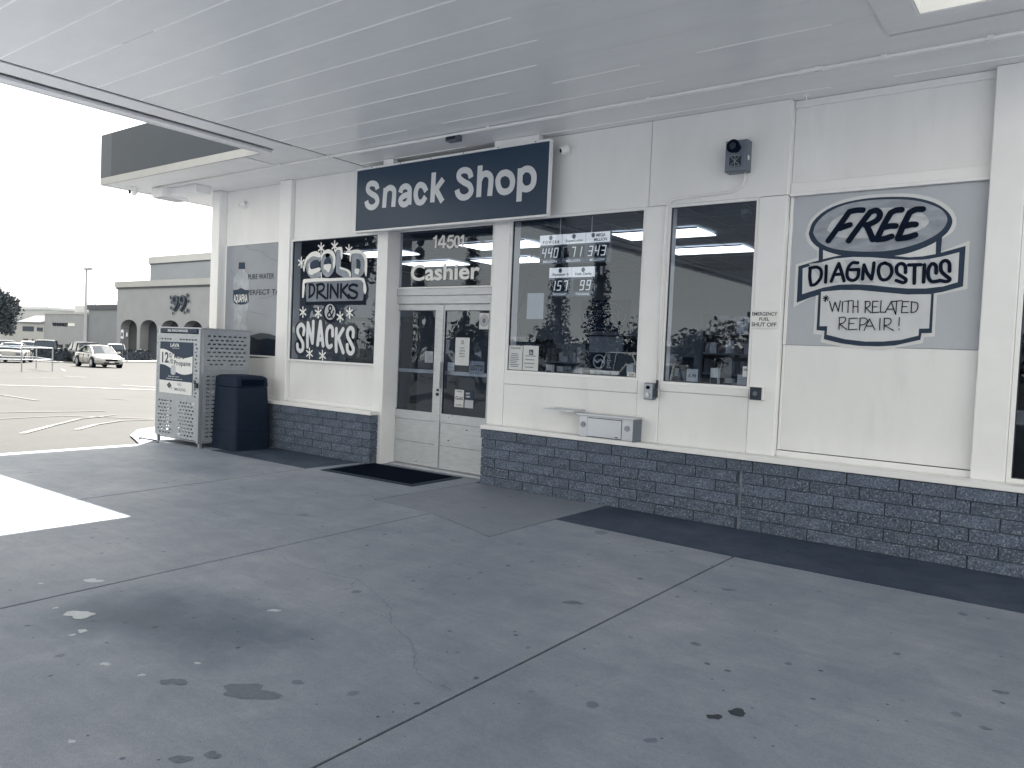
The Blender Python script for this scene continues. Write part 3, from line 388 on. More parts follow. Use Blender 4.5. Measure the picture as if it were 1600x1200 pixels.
M['patch'] = MAT('bare_spalled_patch', (0.15, 0.175, 0.21), 0.8, var=0.12, scale=40)
M['crack'] = MAT('hairline_crack', (0.13, 0.155, 0.19), 0.9, var=0.3, scale=20)
for i, (p, r) in enumerate(ART['spots_dark']):
    MB().add(*blob(p[0], p[1], r * 0.62, seed=i, asp=1.25, ang=0.6)).build('tar_spot', M['tar' if i < 2 else 'gum'], pav)
for i, (p, r) in enumerate(ART['spots_lite']):
    MB().add(*blob(p[0], p[1], r * 0.6, seed=40 + i, asp=1.3, ang=0.7, jag=0.33)).build('paint_splat', M['splat'], pav)
for i, (p, r) in enumerate(ART['patches'][:2]):
    b = MB().add(*blob(p[0], p[1], r * 0.7, seed=80 + i, asp=1.5, ang=0.7, jag=0.4)).build('spalled_patch', M['patch'], pav)
for c in ART['cracks']:
    mb = MB(); P = []
    rd = random.Random(len(c))
    for i in range(len(c) - 1):
        for k in range(7):
            t = k / 7; P.append((c[i][0] + (c[i + 1][0] - c[i][0]) * t + rd.uniform(-.016, .016), c[i][1] + (c[i + 1][1] - c[i][1]) * t + rd.uniform(-.016, .016)))
    for i in range(len(P) - 1):
        a, b = Vector(P[i]), Vector(P[i + 1]); d = (b - a).normalized(); nrm = Vector((-d.y, d.x)) * rd.uniform(0.0008, 0.0022)
        mb.add([(*(a + nrm), 0.001), (*(a - nrm), 0.001), (*(b - nrm), 0.001), (*(b + nrm), 0.001)], [(0, 1, 2, 3)])
    mb.build('crack', M['crack'], pav)
# painted lines on the lot
lot = E('lot_markings', kind='structure')
def lotline(a, b, wd=0.11, nm='painted_line', mat='line'):
    a = Vector(a); b = Vector(b); d = (b - a).normalized(); n = Vector((-d.y, d.x)) * wd / 2; mb = MB(); k = max(2, int((b - a).length / 4)); P = [a + (b - a) * i / k for i in range(k + 1)]
    vs = []
    for p in P:
        for q in (p + n, p - n): vs.append((q.x, q.y, gz(q.x) + 0.012))
    mb.add(vs, [(2 * i, 2 * i + 1, 2 * i + 3, 2 * i + 2) for i in range(k)]); return mb.build(nm, M[mat], lot)
for a_, b_, w_, m_ in (((-29.6, 9.75), (-27.28, 11.85), .26, 'line'), ((-27.28, 11.85), (-24.5, 13.6), .26, 'line'), ((-24.5, 13.6), (-19, 17.4), .26, 'line'), ((-23.61, 8.44), (-20.9, 8.3), .12, 'faint'),
    ((-13.27, 5.06), (-14.28, 5.89), .10, 'line'), ((-14.28, 5.89), (-15.39, 6.86), .10, 'faint'), ((-15.39, 6.86), (-15.93, 7.79), .1, 'faint'), ((-13.43, 5.94), (-14.13, 6.58), .09, 'line'), ((-14.13, 6.58), (-14.63, 7.28), .09, 'faint'), ((-14.63, 7.28), (-14.6, 7.89), .09, 'faint'),
    ((-35.41, 13.59), (-34.74, 14.68), .12, 'line'), ((-36.87, 15.72), (-35.43, 16.03), .12, 'line'), ((-28.35, 14.07), (-26.33, 14.31), .14, 'line'), ((-21.12, 10.07), (-20.42, 10.32), .1, 'faint'), ((-17.53, 6.27), (-17.0, 8.1), .12, 'faint'), ((-16.05, 5.74), (-16.2, 6.9), .08, 'faint'), ((-16.2, 6.9), (-14.73, 7.96), .08, 'faint'), ((-47.5, 20.1), (-44, 18.8), .12, 'line'), ((-52, 31), (-47, 29), .12, 'line'), ((-58, 36), (-52, 33), .12, 'line')):
    lotline(a_, b_, w_, 'painted_line', m_)
# ============================================================ STORE
S = 3.97
store = E('store_building', (-5, 7.15, 0), label='white single storey shop with block base, painted columns and big windows', cat='building')
WY = 7.15
def wall(x0, x1, z0, z1, y=WY, nm='wall_panel', mat='wall', d=0.12, bev=0.004):
    return MB().box(x0 + 0.0015, x1 - 0.0015, y, y + d, z0, z1).build(nm, M[mat], store, bevel=bev)
ST = S - 0.003
def column(x0, x1, z0, z1, y=WY, d=0.22): return wall(x0, x1, z0, z1, y, 'column', 'trim', d, 0.008)
column(-11.58, -11.36, 0.70, ST); column(-9.80, -9.53, 0.70, ST); column(-7.665, -7.47, 0.0, 3.10, 7.155, 0.28); column(-5.69, -5.455, 0.70, 3.10)
column(-3.72, -3.47, 0.70, 3.10); column(-2.55, -2.29, 0.70, 3.10); column(-0.715, -0.475, 0.70, ST)
wall(-11.36, -9.80, 3.115, ST, 7.29); wall(-9.53, -7.665, 3.085, ST, 7.225); wall(-7.665, -5.69, 3.104, ST, 7.20)
wall(-5.69, -3.693, 3.104, ST); wall(-3.69, -2.29, 3.104, ST); wall(-2.29, -0.715, 3.22, ST, 7.25)
wall(-11.36, -9.80, 0.70, 1.325, 7.29); wall(-9.53, -7.665, 0.70, 1.30, 7.225)
wall(-5.455, -3.72, 0.70, 1.19, 7.157); wall(-5.455, -3.72, 1.193, 1.325, 7.15); wall(-3.47, -2.55, 0.70, 1.23, 7.157); wall(-3.47, -2.55, 1.233, 1.305, 7.15)
wall(-2.29, -0.715, 0.76, 1.735, 7.25)
wall(-0.475, 4.0, 3.3, ST, 7.2); wall(2.6, 4.0, 0.70, 3.3, 7.2)
for (x0, x1, y) in ((-11.36, -9.80, 7.265), (-9.53, -7.665, 7.20), (-2.29, -0.715, 7.225)): wall(x0, x1, 0.70, 0.755, y, 'base_trim', 'trim', 0.02)
wall(-2.29, -0.715, 3.095, 3.125, 7.20, 'head_trim', 'trim', 0.07); wall(-2.29, -0.715, 3.125, 3.217, 7.225, 'head_trim', 'trim', 0.05)
wall(-2.29, -0.715, 3.90, 3.925, 7.215, 'cornice_strip', 'trim', 0.034); wall(-2.29, -0.715, 3.925, 3.966, 7.23, 'cornice_strip', 'trim', 0.02)
wall(-2.285, -2.255, 1.74, 3.09, 7.222, 'side_trim', 'trim', 0.027); wall(-2.285, -2.262, 0.76, 1.738, 7.235, 'side_trim', 'trim', 0.014)
# white ledge
MB().box(-11.62, -7.52, 7.0, 7.29, 0.652, 0.70).build('sill_ledge', M['trim'], store, bevel=0.006)
MB().box(-5.66, 4.0, 7.0, 7.32, 0.652, 0.70).build('sill_ledge', M['trim'], store, bevel=0.006)
# block walls: every block a piece
rd = random.Random(3)
def block_wall(x0, x1, name, ctrl=None, ends=()):
    root = MB().box(x0 + 0.012, x1 - 0.012, 7.042, 7.30, 0, 0.65).build(name, M['mortar'], store)
    meshes = {}
    def blk(xa, xb, za, zb, ya=7.03, yb=7.2, cap=False):
        L = round(xb - xa, 2); key = (L, cap, rd.randint(0, 2), rd.randint(0, 1))
        if key not in meshes:
            mb = MB(); q = [rd.uniform(-0.0025, 0.0025) for _ in range(4)]; h = zb - za
            mb.add([(0, q[0], 0), (xb - xa, q[1], 0), (xb - xa, yb - ya, 0), (0, yb - ya, 0), (0, q[2], h), (xb - xa, q[3], h), (xb - xa, yb - ya, h), (0, yb - ya, h)],
                   [(0, 3, 2, 1), (4, 5, 6, 7), (0, 1, 5, 4), (1, 2, 6, 5), (2, 3, 7, 6), (3, 0, 4, 7)])
            meshes[key] = mb.mesh('block', BM[key[2]])
        o = bpy.data.objects.new('cap_block' if cap else 'block', meshes[key]); COL.objects.link(o); o.parent = root
        o.location = (xa, ya, za)
    gj = 0.009
    H = 0.1085
    segs = [(x0, x1)] if ctrl is None else [(x0, ctrl - 0.012), (ctrl + 0.006, x1)]
    for (a, b) in segs:
        for r in range(6):
            cap = r == 5; za = r * H + 0.003; zb = za + (H if not cap else 0.107) - gj
            off = (0 if r % 2 else 0.205) + (0.1 if cap else 0)
            x = a + off - 0.41; yy = 7.03 - (0.014 if cap else rd.uniform(0, 0.002))
            if a == x0 and off == 0: x = a
            while x < b:
                xa = max(x, a - (0.014 if cap else 0)); xb = min(x + 0.41 - gj, b)
                if xb - xa > 0.04: blk(xa, xb, za, zb, yy, cap=cap)
                x += 0.41
    if ctrl is not None: MB().box(ctrl - 0.020, ctrl + 0.005, 7.034, 7.05, 0, 0.648).build('control_joint', M['ctrljoint'], root)
    return root
M['ctrljoint'] = MAT('pale_control_joint', (0.16, 0.185, 0.22), 0.9, var=0.25, scale=20)
bl = block_wall(-11.58, -7.55, 'block_base_wall'); br = block_wall(-5.645, 4.0, 'block_base_wall', ctrl=-2.53)
# returns of the block walls into the doorway
for (xr, nm, parent) in ((-7.55, 'return_block', bl), (-5.645, 'return_block', br)):
    for r in range(6):
        H = 0.1085
        s_ = 1 if xr < -7 else -1
        MB().box(min(xr, xr + s_ * 0.011), max(xr, xr + s_ * 0.011), 7.034 + 0.001 * (r % 2), 7.20 + 0.04 * (r % 2), r * H + 0.003, r * H + 0.1).build(nm, BM[r % 3], parent)
# soffit over the shopfront and dark fascia
pb = MB(); pb.box(-12.78, -7.945, 5.97, 14, S, S + 0.05).build('soffit', M['soffit_white'], store)
MB().box(-12.8, 4.1, 7.31, 14, S + 0.052, 4.72).build('roof', M['wall'], store)
MB().box(-12.8, -8.53, 5.94, 5.965, 3.945, 4.055).build('fascia_trim', M['fasciatrim'], store, bevel=0.004)
MB().box(-12.45, -8.53, 5.945, 5.965, 4.058, 4.735).build('fascia_panel', M['fascia'], store)
MB().box(-12.8, -12.453, 5.945, 5.965, 4.058, 4.735).build('fascia_panel', MAT('faded_slate_fascia', (0.05, 0.062, 0.082), 0.5), store)
MB().box(-12.8, -12.78, 5.967, 14, 4.058, 4.735).build('fascia_panel', M['fascia'], store)
MB().box(-12.8, -12.782, 5.967, 14, 3.945, 4.055).build('fascia_trim', M['trim'], store)
MB().box(-12.78, -8.53, 5.967, 7.30, 4.70, 4.73).build('roof_edge', M['wall'], store)
MB().box(-12.2, -9.0, 6.0, 6.45, S - 0.012, S - 0.002).build('soffit_access_panel', M['trim'], store, bevel=0.002)
# side, back walls, floor, partition
MB().box(-11.58, -11.46, 7.375, 14, 0, S - 0.003).build('wall_side', M['wall'], store)
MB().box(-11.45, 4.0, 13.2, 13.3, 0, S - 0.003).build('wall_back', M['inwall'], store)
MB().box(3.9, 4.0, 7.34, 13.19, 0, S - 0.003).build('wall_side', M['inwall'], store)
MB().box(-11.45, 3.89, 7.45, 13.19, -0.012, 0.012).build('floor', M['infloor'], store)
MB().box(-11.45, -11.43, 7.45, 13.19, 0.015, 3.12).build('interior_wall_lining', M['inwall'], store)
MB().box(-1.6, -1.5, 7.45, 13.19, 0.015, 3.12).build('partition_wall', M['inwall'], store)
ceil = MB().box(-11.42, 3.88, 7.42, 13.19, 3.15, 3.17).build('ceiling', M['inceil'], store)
tb = MB()
x = -11.4
while x < -1.6: tb.box(x, x + 0.025, 7.45, 13.1, 3.140, 3.149); x += 0.61
y = 7.45
while y < 13.1: tb.box(-11.42, -1.62, y, y + 0.025, 3.134, 3.1395); y += 0.61
tb.build('ceiling_grid', M['boxgrey'], ceil)
# windows
def window(x0, x1, z0, z1, y, name='window', fw=0.028, glass='glass', fm='trim', mull=None):
    f = MB()
    f.box(x0, x1, y - 0.02, y + 0.05, z1 - fw, z1); f.box(x0, x1, y - 0.02, y + 0.05, z0, z0 + fw); f.box(x0, x0 + fw, y - 0.02, y + 0.05, z0 + fw, z1 - fw); f.box(x1 - fw, x1, y - 0.02, y + 0.05, z0 + fw, z1 - fw)
    o = f.build(name, M[fm], store, bevel=0.004)
    b = 0.008; d = MB()
    for (a0, a1, c0, c1) in ((x0 + fw, x1 - fw, z1 - fw - b, z1 - fw), (x0 + fw, x1 - fw, z0 + fw, z0 + fw + b), (x0 + fw, x0 + fw + b, z0 + fw + b, z1 - fw - b), (x1 - fw - b, x1 - fw, z0 + fw + b, z1 - fw - b)):
        d.box(a0, a1, y - 0.004, y + 0.02, c0, c1)
    d.build('gasket', M['darkmetal'], o)
    MB().box(x0 + fw + 0.001, x1 - fw - 0.001, y + 0.004, y + 0.010, z0 + fw + 0.001, z1 - fw - 0.001).build('pane', M[glass], o)
    return o
window(-11.36, -9.80, 1.325, 3.115, 7.30); window(-9.53, -7.665, 1.30, 3.085, 7.20)
window(-5.455, -3.72, 1.325, 3.104, 7.18); window(-3.47, -2.55, 1.305, 3.104, 7.18)
window(-7.56, -5.86, 2.345, 3.115, 7.38, fw=0.02)
window(-0.475, 2.6, 0.70, 3.29, 7.22, glass='glassdark', fw=0.035)
wall(-7.47, -5.69, 3.117, 3.2, 7.37, 'transom_head', 'trim', 0.1)
# boarded opening that carries the sign
MB().box(-2.255, -0.717, 7.245, 7.252, 1.738, 3.092).build('boarded_window', M['greypanel'], store)
# door frame + doors
df = MB(); DY = 7.40
df.box(-7.62, -7.54, DY - 0.03, DY + 0.08, 0.0, 2.25); df.box(-5.885, -5.80, DY - 0.03, DY + 0.08, 0.0, 2.25); df.box(-7.54, -5.885, DY - 0.03, DY + 0.08, 2.145, 2.25)
df.box(-7.62, -5.80, DY - 0.045, DY + 0.07, 2.253, 2.342)
dfo = df.build('door_frame', M['alu'], store, bevel=0.004)
MB().box(-7.63, -5.79, DY - 0.10, DY + 0.10, 0.0, 0.016).build('threshold', M['alu'], dfo)
MB().box(-5.80, -5.69, 7.33, 7.48, 0, 3.2).build('jamb_infill', M['trim'], store)
MB().box(-5.86, -5.80, 7.35, 7.48, 2.345, 3.115).build('jamb_infill', M['trim'], store)
MB().box(-7.665, -7.62, 7.44, 7.50, 0, 3.2).build('jamb_infill', M['trim'], store)
MB().box(-7.62, -7.561, 7.38, 7.48, 2.345, 3.115).build('jamb_infill', M['trim'], store)
def door(x0, x1, gx0, gx1, hinge):
    z0, z1, gz0, gz1 = 0.022, 2.14, 0.735, 2.062
    f = MB(); a, b = DY, DY + 0.045
    f.box(x0, x1, a, b, gz1, z1); f.box(x0, gx0, a, b, 0.62, gz1); f.box(gx1, x1, a, b, 0.62, gz1); f.box(gx0, gx1, a, b, 0.62, gz0)
    o = f.build('door', M['alu'], store, bevel=0.003, label=None) if False else f.build('door', M['alu'], store, bevel=0.003)
    MB().box(gx0 + 0.001, gx1 - 0.001, a + 0.018, a + 0.024, gz0 + 0.001, gz1 - 0.001).build('pane', M['doorglass'], o)
    g_ = MB()
    for (p, q, r, s) in ((gx0, gx1, gz1 - 0.008, gz1), (gx0, gx1, gz0, gz0 + 0.008), (gx0, gx0 + 0.008, gz0 + 0.008, gz1 - 0.008), (gx1 - 0.008, gx1, gz0 + 0.008, gz1 - 0.008)): g_.box(p, q, a + 0.004, a + 0.03, r, s)
    g_.build('gasket', M['darkmetal'], o)
    for (za, zb) in ((0.027, 0.322), (0.326, 0.617)): MB().box(x0 + 0.004, x1 - 0.004, a + 0.006, b, za, zb).build('kick_panel', M['alu'], o, bevel=0.002)
    MB().box(x0 + 0.01, x1 - 0.01, a + 0.05, a + 0.085, 1.24, 1.285).build('push_bar', M['steel'], o)
    return o
dl = door(-7.535, -6.725, -7.48, -6.80, 0); dr = door(-6.71, -5.89, -6.635, -5.905, 1)
MB().box(-6.735, -6.655, DY - 0.012, DY - 0.001, 0.03, 2.13).build('astragal', M['alu'], dr, bevel=0.003)
h = MB(); h.box(-6.715, -6.63, DY - 0.065, DY - 0.045, 1.06, 1.40); h.box(-6.69, -6.665, DY - 0.045, DY - 0.013, 1.10, 1.13); h.box(-6.69, -6.665, DY - 0.045, DY - 0.013, 1.33, 1.36)
h.build('handle', M['steel'], dr, bevel=0.004)
k = MB(); k.tube([(-6.70, DY - 0.012, 0.98), (-6.70, DY - 0.028, 0.98)], 0.022, 14); k.box(-6.722, -6.678, DY - 0.014, DY - 0.0125, 1.02, 1.05); k.build('lock', M['darkmetal'], dr)
bb = MB()
for (x_, z_) in ((-6.5, 0.70), (-6.2, 0.56), (-6.5, 0.40), (-7.05, 0.07), (-6.45, 0.72)): bb.tube([(x_, DY + 0.006, z_), (x_, DY - 0.003, z_)], 0.007, 8)
bb.build('screw_heads', M['darkmetal'], dr)
# ============================================================ PUMP CANOPY
can = E('pump_canopy', (-2, -3, 0), label='wide fuel canopy of long pale metal decking boards covering the forecourt', cat='canopy')
pm = {}
k0 = -35
for k in range(k0, 10):
    ya = 3.20 + 0.4235 * k; yb = ya + 0.4235 - 0.004
    spans = [(-7.93, 0.9 if k < 7 else 6.0)] if not (2.5 < k < 6.5) else [(-7.93, -1.30)]
    if k == 9: yb = 7.30
    for (xa, xb) in spans:
        key = (xb - xa, round(yb - ya, 3))
        if key not in pm: pm[key] = MB().box(0, xb - xa, 0, yb - ya, 0, 0.04).mesh('soffit_board', M['soffit'])
        o = bpy.data.objects.new('soffit_board', pm[key]); COL.objects.link(o); o.parent = can; o.matrix_parent_inverse = Matrix.Translation((2, 3, 0)); o.location = (xa, ya, S + random.uniform(-0.001, 0.001))
    # patchy pale strips painted for daylight showing through the seam
    mb = MB(); x = -7.9; rdk = random.Random(k + 100)
    xend = 0.85 if k < 7 else 5.9
    while x < xend:
        L = rdk.uniform(0.8, 4.5); xe = min(x + L, xend)
        if not (2.5 < k < 6.5 and xe > -1.35 and x < 1.9) and not (k in (3, 6, 7) and xe > -1.35): mb.box(x, xe, ya - 0.009, ya + 0.005, S - 0.0035, S + 0.003)
        x = xe + rdk.choice([0.0, 0.0, 0.1, 0.5])
    if mb.v: mb.build('seam_daylight', M['daylight'], can)
rdk_ = MB()
for q in ((-8.498, 0.898, -11.498, 4.5), (-8.498, 0.898, 5.865, 6.16), (-8.498, -1.067, 4.5, 5.865), (0.352, 0.898, 4.5, 5.865)): rdk_.box(*q, S + 0.045, 4.74)
rdk_.build('roof_deck', M['soffit_white'], can); MB().box(-8.498, 5.998, 6.161, 7.305, S + 0.045, 4.74).build('roof_deck', M['soffit_white'], can)
et = MB()
et.box(-8.52, -8.50, -11.5, 5.935, 3.93, 4.745); et.build('fascia', M['trim'], can)
et = MB(); et.box(-8.498, -8.36, -11.5, 5.97, 3.935, 3.965); et.build('edge_trim', M['soffit_white'], can, bevel=0.004)
MB().box(-8.358, -8.26, -11.5, 5.97, 3.985, 4.01).build('gutter', M['grey'], can)
MB().box(-8.258, -7.95, -11.5, 5.965, 3.955, 3.985).build('edge_trim', M['soffit_white'], can, bevel=0.006)
MB().box(-7.948, -7.934, -11.5, 7.16, 3.967, 4.0).build('edge_gap', M['darkmetal'], can)
MB().box(-8.50, 0.9, -11.52, -11.50, 3.93, 4.745).build('fascia', M['fascia'], can)
MB().box(0.90, 0.92, -11.5, 6.16, 3.93, 4.745).build('fascia', M['fascia'], can)  # unseen right edge, set close in so sky light reaches under
# flat cover plate round the open skylight well
fr = MB(); zA, zB = S - 0.012, S + 0.003
fr.box(-1.30, 0.89, 5.865, 6.10, zA, zB); fr.box(-1.30, -1.065, 4.5, 5.865, zA, zB); fr.box(0.35, 0.89, 4.5, 5.865, zA, zB)
pl = fr.build('cover_plate', M['soffit'], can, bevel=0.002)
wl = MB(); wl.box(-1.065, 0.35, 5.85, 5.863, S - 0.008, 4.8); wl.box(-1.065, -1.052, 4.5, 5.848, S - 0.008, 4.8); wl.box(0.338, 0.35, 4.5, 5.848, S - 0.008, 4.8); wl.box(-1.05, 0.336, 4.5, 4.512, S - 0.008, 4.8)
wl.build('skylight_well', M['white'], can)
MB().box(-1.05, 0.336, 5.1, 5.3, S + 0.30, S + 0.42).build('cross_bar', M['darkmetal'], can)
rv = MB()
for i in range(7):
    for yy in (6.06, 5.93): rv.tube([(-1.25 + i * 0.3 + (0.1 if yy < 6 else 0), yy, zA), (-1.25 + i * 0.3 + (0.1 if yy < 6 else 0), yy, zA - 0.003)], 0.006, 6)
for i in range(5): rv.tube([(-1.26, 5.85 - i * 0.3, zA), (-1.26, 5.85 - i * 0.3, zA - 0.003)], 0.006, 6)
rv.build('rivet', M['white'], can)
for x in (0.6,):
    for y in (-8.5, -2.5): MB().box(x - .15, x + .15, y - .15, y + .15, 0, S + 0.03).build('support_post', M['wall'], can, bevel=0.01)
# conduit along the soffit
cd_ = MB().tube([(-12.1, 6.49, S - 0.02), (-8, 6.49, S - 0.02), (-3, 6.49, S - 0.02), (6, 6.49, S - 0.02)], 0.014, 8).build('conduit_pipe', M['trim'], smooth=True)
tag(cd_, 'long thin white conduit pipe running along the soffit above the shopfront', 'pipe')
for x in (-8.9, -7.9, -5.3, -3.4, -1.9, -1.4, -0.7): MB().box(x - 0.02, x + 0.02, 6.465, 6.515, S - 0.037, S - 0.003).build('pipe_clip', M['trim'], cd_, bevel=0.003)
MB().box(-2.05, -1.85, 6.472, 6.508, S - 0.037, S - 0.003).build('pipe_coupling', M['trim'], cd_, bevel=0.006)
jb = MB().box(-5.95, -5.78, 6.52, 6.62, S - 0.07, S - 0.002).build('junction_box', M['boxgrey'], bevel=0.005); tag(jb, 'small grey electrical box on the soffit beside the long pipe', 'junction box')
MB().box(-5.93, -5.80, 6.516, 6.519, S - 0.06, S - 0.01).build('cover', M['darkmetal'], jb)
hk = MB().tube([(-2.16, 7.12, S - 0.002), (-2.16, 7.12, S - 0.05)], 0.006, 6); hk.tube([(-2.16, 7.12, S - 0.001), (-2.16, 7.12, S - 0.006)], 0.03, 10)
tag(hk.build('ceiling_hook', M['trim']), 'tiny white hook hanging from the soffit left of the free diagnostics bay', 'hook')
# fluorescent housing under the corner soffit
fx = E('soffit_light', (-11.9, 6.7, S), label='boxy white light housing under the corner of the roof overhang', cat='light fixture')
MB().box(-12.25, -11.95, 6.5, 6.95, S - 0.16, S - 0.003).build('housing', M['trim'], fx, bevel=0.008)
MB().box(-11.95, -11.25, 6.66, 6.93, S - 0.12, S - 0.003).build('ballast_box', M['soffit_white'], fx, bevel=0.006)
MB().box(-12.22, -11.98, 6.53, 6.92, S - 0.172, S - 0.161).build('diffuser', M['lite'], fx)
# ============================================================ SIGNS ON THE SHOP
sg = E('shop_sign', (-6.35, 6.95, 3.1), label='long slate sign reading Snack Shop in big pale letters above the entrance doors', cat='sign')
MB().box(-7.895, -4.825, 6.965, 7.02, 3.078, 3.868).build('sign_face', M['sign_blue'], sg)
tr = MB(); tr.box(-7.90, -4.82, 6.95, 7.03, 3.869, 3.892); tr.box(-7.90, -4.82, 6.95, 7.03, 3.054, 3.077); tr.box(-4.8245, -4.818, 6.962, 7.03, 3.078, 3.868)
tr.build('frame', M['trim'], sg, bevel=0.003)
strokes(ART['snack'], 0.074, 6.963, 'lettering', M['letter'], sg, cap=False)
for x in (-7.42, -5.60): MB().box(x, x + (0.18 if x < -7 else 0.62), 6.98, 7.06, 3.897, S - 0.004).build('bracket', M['trim'], sg, bevel=0.003)
sc_ = MB()
for i in range(6): sc_.tube([(-7.6 + i * 0.52, 6.949, 3.88), (-7.6 + i * 0.52, 6.945, 3.88)], 0.007, 6)
sc_.build('screw_heads', M['darkmetal'], sg)
# hand painted free diagnostics sign
fs = E('painted_sign', (-1.5, 7.244, 1.74), label='hand lettered FREE DIAGNOSTICS sign with oval and banner painted on a grey board', cat='sign')
mm = {'halo': M['halo'], 'dark': M['slate'], 'grey': M['midgrey'], 'lite': M['lite'], 'halo2': MAT('pale_banner_paint', (0.60, 0.615, 0.63), 0.45, var=0.06, scale=6), 'shade': MAT('banner_shading_paint', (0.46, 0.48, 0.51), 0.5, var=0.12, scale=8)}
nmz = {'halo': 'outline', 'dark': 'border', 'grey': 'oval', 'lite': 'oval_highlight', 'halo2': 'banner_field', 'shade': 'banner_shading'}
M['midgrey2'] = M['midgrey']
for i, (k, p) in enumerate(ART['free_poly']):
    if k == 'lite': p = smoothpts(p + p[:1], 4); p = [(q.x, q.y) for q in p][:-1]
    elif k in ('grey',) or (k in ('dark', 'halo') and i in (0, 3)): p = smoothpts(p + p[:1], 3); p = [(q.x, q.y) for q in p][:-1]
    poly(MB(), p, 7.2435 - 0.0006 * i).build(nmz[k], mm[k], fs)
strokes(ART['free_big'], 0.050, 7.2330, 'lettering', M['navy'], fs)
strokes(ART['free_mid'], 0.029, 7.2330, 'lettering', M['navy'], fs)
strokes(ART['free_thin'], 0.0085, 7.2330, 'lettering', M['navy'], fs)
# cold drinks window painting
cd2 = E('window_painting', (-8.6, 7.19, 1.35), label='COLD DRINKS and SNACKS painting with snow and stars on the glass left of the door', cat='window painting')
Y0 = 7.195
strokes(ART['cold_sh'], 0.128, Y0, 'letter_shadow', M['navy'], cd2)
strokes(ART['cold'], 0.098, Y0 - 0.003, 'ice_lettering', M['lettergrey'], cd2)
for q in ART['hole']: poly(MB(), [(p.x, p.y) for p in smoothpts(q + q[:1], 3)][:-1], Y0 - 0.0055).build('letter_centre', M['slate'], cd2)
poly(MB(), ART['board_sh'], Y0 - 0.0058).build('board_shadow', M['navy'], cd2)
poly(MB(), ART['board'], Y0 - 0.0064).build('drinks_board', MAT('drinks_board_paint', (0.155, 0.18, 0.22), 0.45, var=0.2, scale=4), cd2)
strokes(ART['drinks'], 0.038, Y0 - 0.0070, 'lettering', M['navy'], cd2)
for i, q in enumerate(ART['snow']): poly(MB(), [(p.x, p.y) for p in smoothpts(q + q[:1], 3)][:-1], Y0 - 0.0105 - 0.0002 * i).build('snow', M['white'], cd2)
poly(MB(), ART['amp_o'], Y0 - 0.0066).build('ampersand_disc', M['navy'], cd2); poly(MB(), ART['amp_i'], Y0 - 0.0072).build('ampersand_disc', M['grey'], cd2)
strokes(ART['amp'], 0.026, Y0 - 0.0078, 'lettering', M['navy'], cd2)
strokes(ART['snacks'], 0.145, Y0, 'letter_shadow', MAT('blue_black_window_paint', (0.008, 0.016, 0.033), 0.4), cd2)
strokes(ART['snacks'], 0.060, Y0 - 0.0045, 'snack_lettering', M['letter'], cd2)
strokes(ART['flakes'], 0.022, Y0 - 0.008, 'star', M['white'], cd2)
# water poster
wp = E('water_poster', (-10.6, 7.29, 1.35), label='large pale poster of an Aquafina water bottle filling the leftmost window', cat='poster')
Y1 = 7.282
MB().box(-11.33, -9.83, 7.284, 7.288, 1.356, 3.083).build('backing', MAT('poster_print', (0.27, 0.295, 0.335), 0.35, var=0.12, scale=1.2), wp)
poly(MB(), [(p.x, p.y) for p in smoothpts(ART['bottle'] + ART['bottle'][:1], 2)][:-1], Y1).build('bottle', MAT('poster_bottle_print', (0.33, 0.36, 0.405), 0.4, var=0.3, scale=6), wp)
poly(MB(), ART['cap'], Y1 - 0.0006).build('bottle_cap', M['slate'], wp)
poly(MB(), ART['label'], Y1 - 0.0006).build('bottle_label', M['slate'], wp)
poly(MB(), ART['dark1'], Y1 - 0.0006).build('painted_reflection', M['fascia'], wp); poly(MB(), ART['dark2'], Y1 - 0.0012).build('painted_reflection', MAT('reflection_navy', (0.012, 0.02, 0.035), 0.15), wp)  # arched building reflection painted dark across the poster foot
strokes(ART['ripple'], 0.008, Y1 - 0.0006, 'water_ripple', M['inkgrey'], wp)
def tline(s, a, b, h, y, mat, parent, bold=0.01, up=0.0, nm='lettering'):
    text(s, a[0], b[0], a[1] + up, a[1] + h + up, y, mat, parent, bold=bold, name=nm, slant=0)
aq = ART['aq_text']
tline('PURE WATER', (-10.73, 2.535), (-10.06, 0), 0.085, Y1 - 0.0012, M['ink'], wp); tline('PERFECT TAS', (-10.75, 2.29), (-9.84, 0), 0.085, Y1 - 0.0012, M['ink'], wp)
l_ = ART['label']; text('AQUAFINA', l_[0][0] + 0.02, l_[4][0] - 0.02, l_[0][1] - 0.22, l_[0][1] - 0.07, Y1 - 0.0014, M['white'], wp, bold=0.02)
# transom lettering
strokes(ART['number'], 0.030, 7.377, 'digits', M['white'], tag(E('house_number', (-6.6, 7.38, 2.8)), 'pale number 14501 on the glass above the doors', 'number'), cap=False)
text('Cashier', -7.25, -6.07, 2.445, 2.66, 7.377, M['white'], tag(E('cashier_lettering', (-6.6, 7.38, 2.4)), 'bold pale word Cashier on the glass above the doors', 'lettering'), bold=0.025, name='letters')
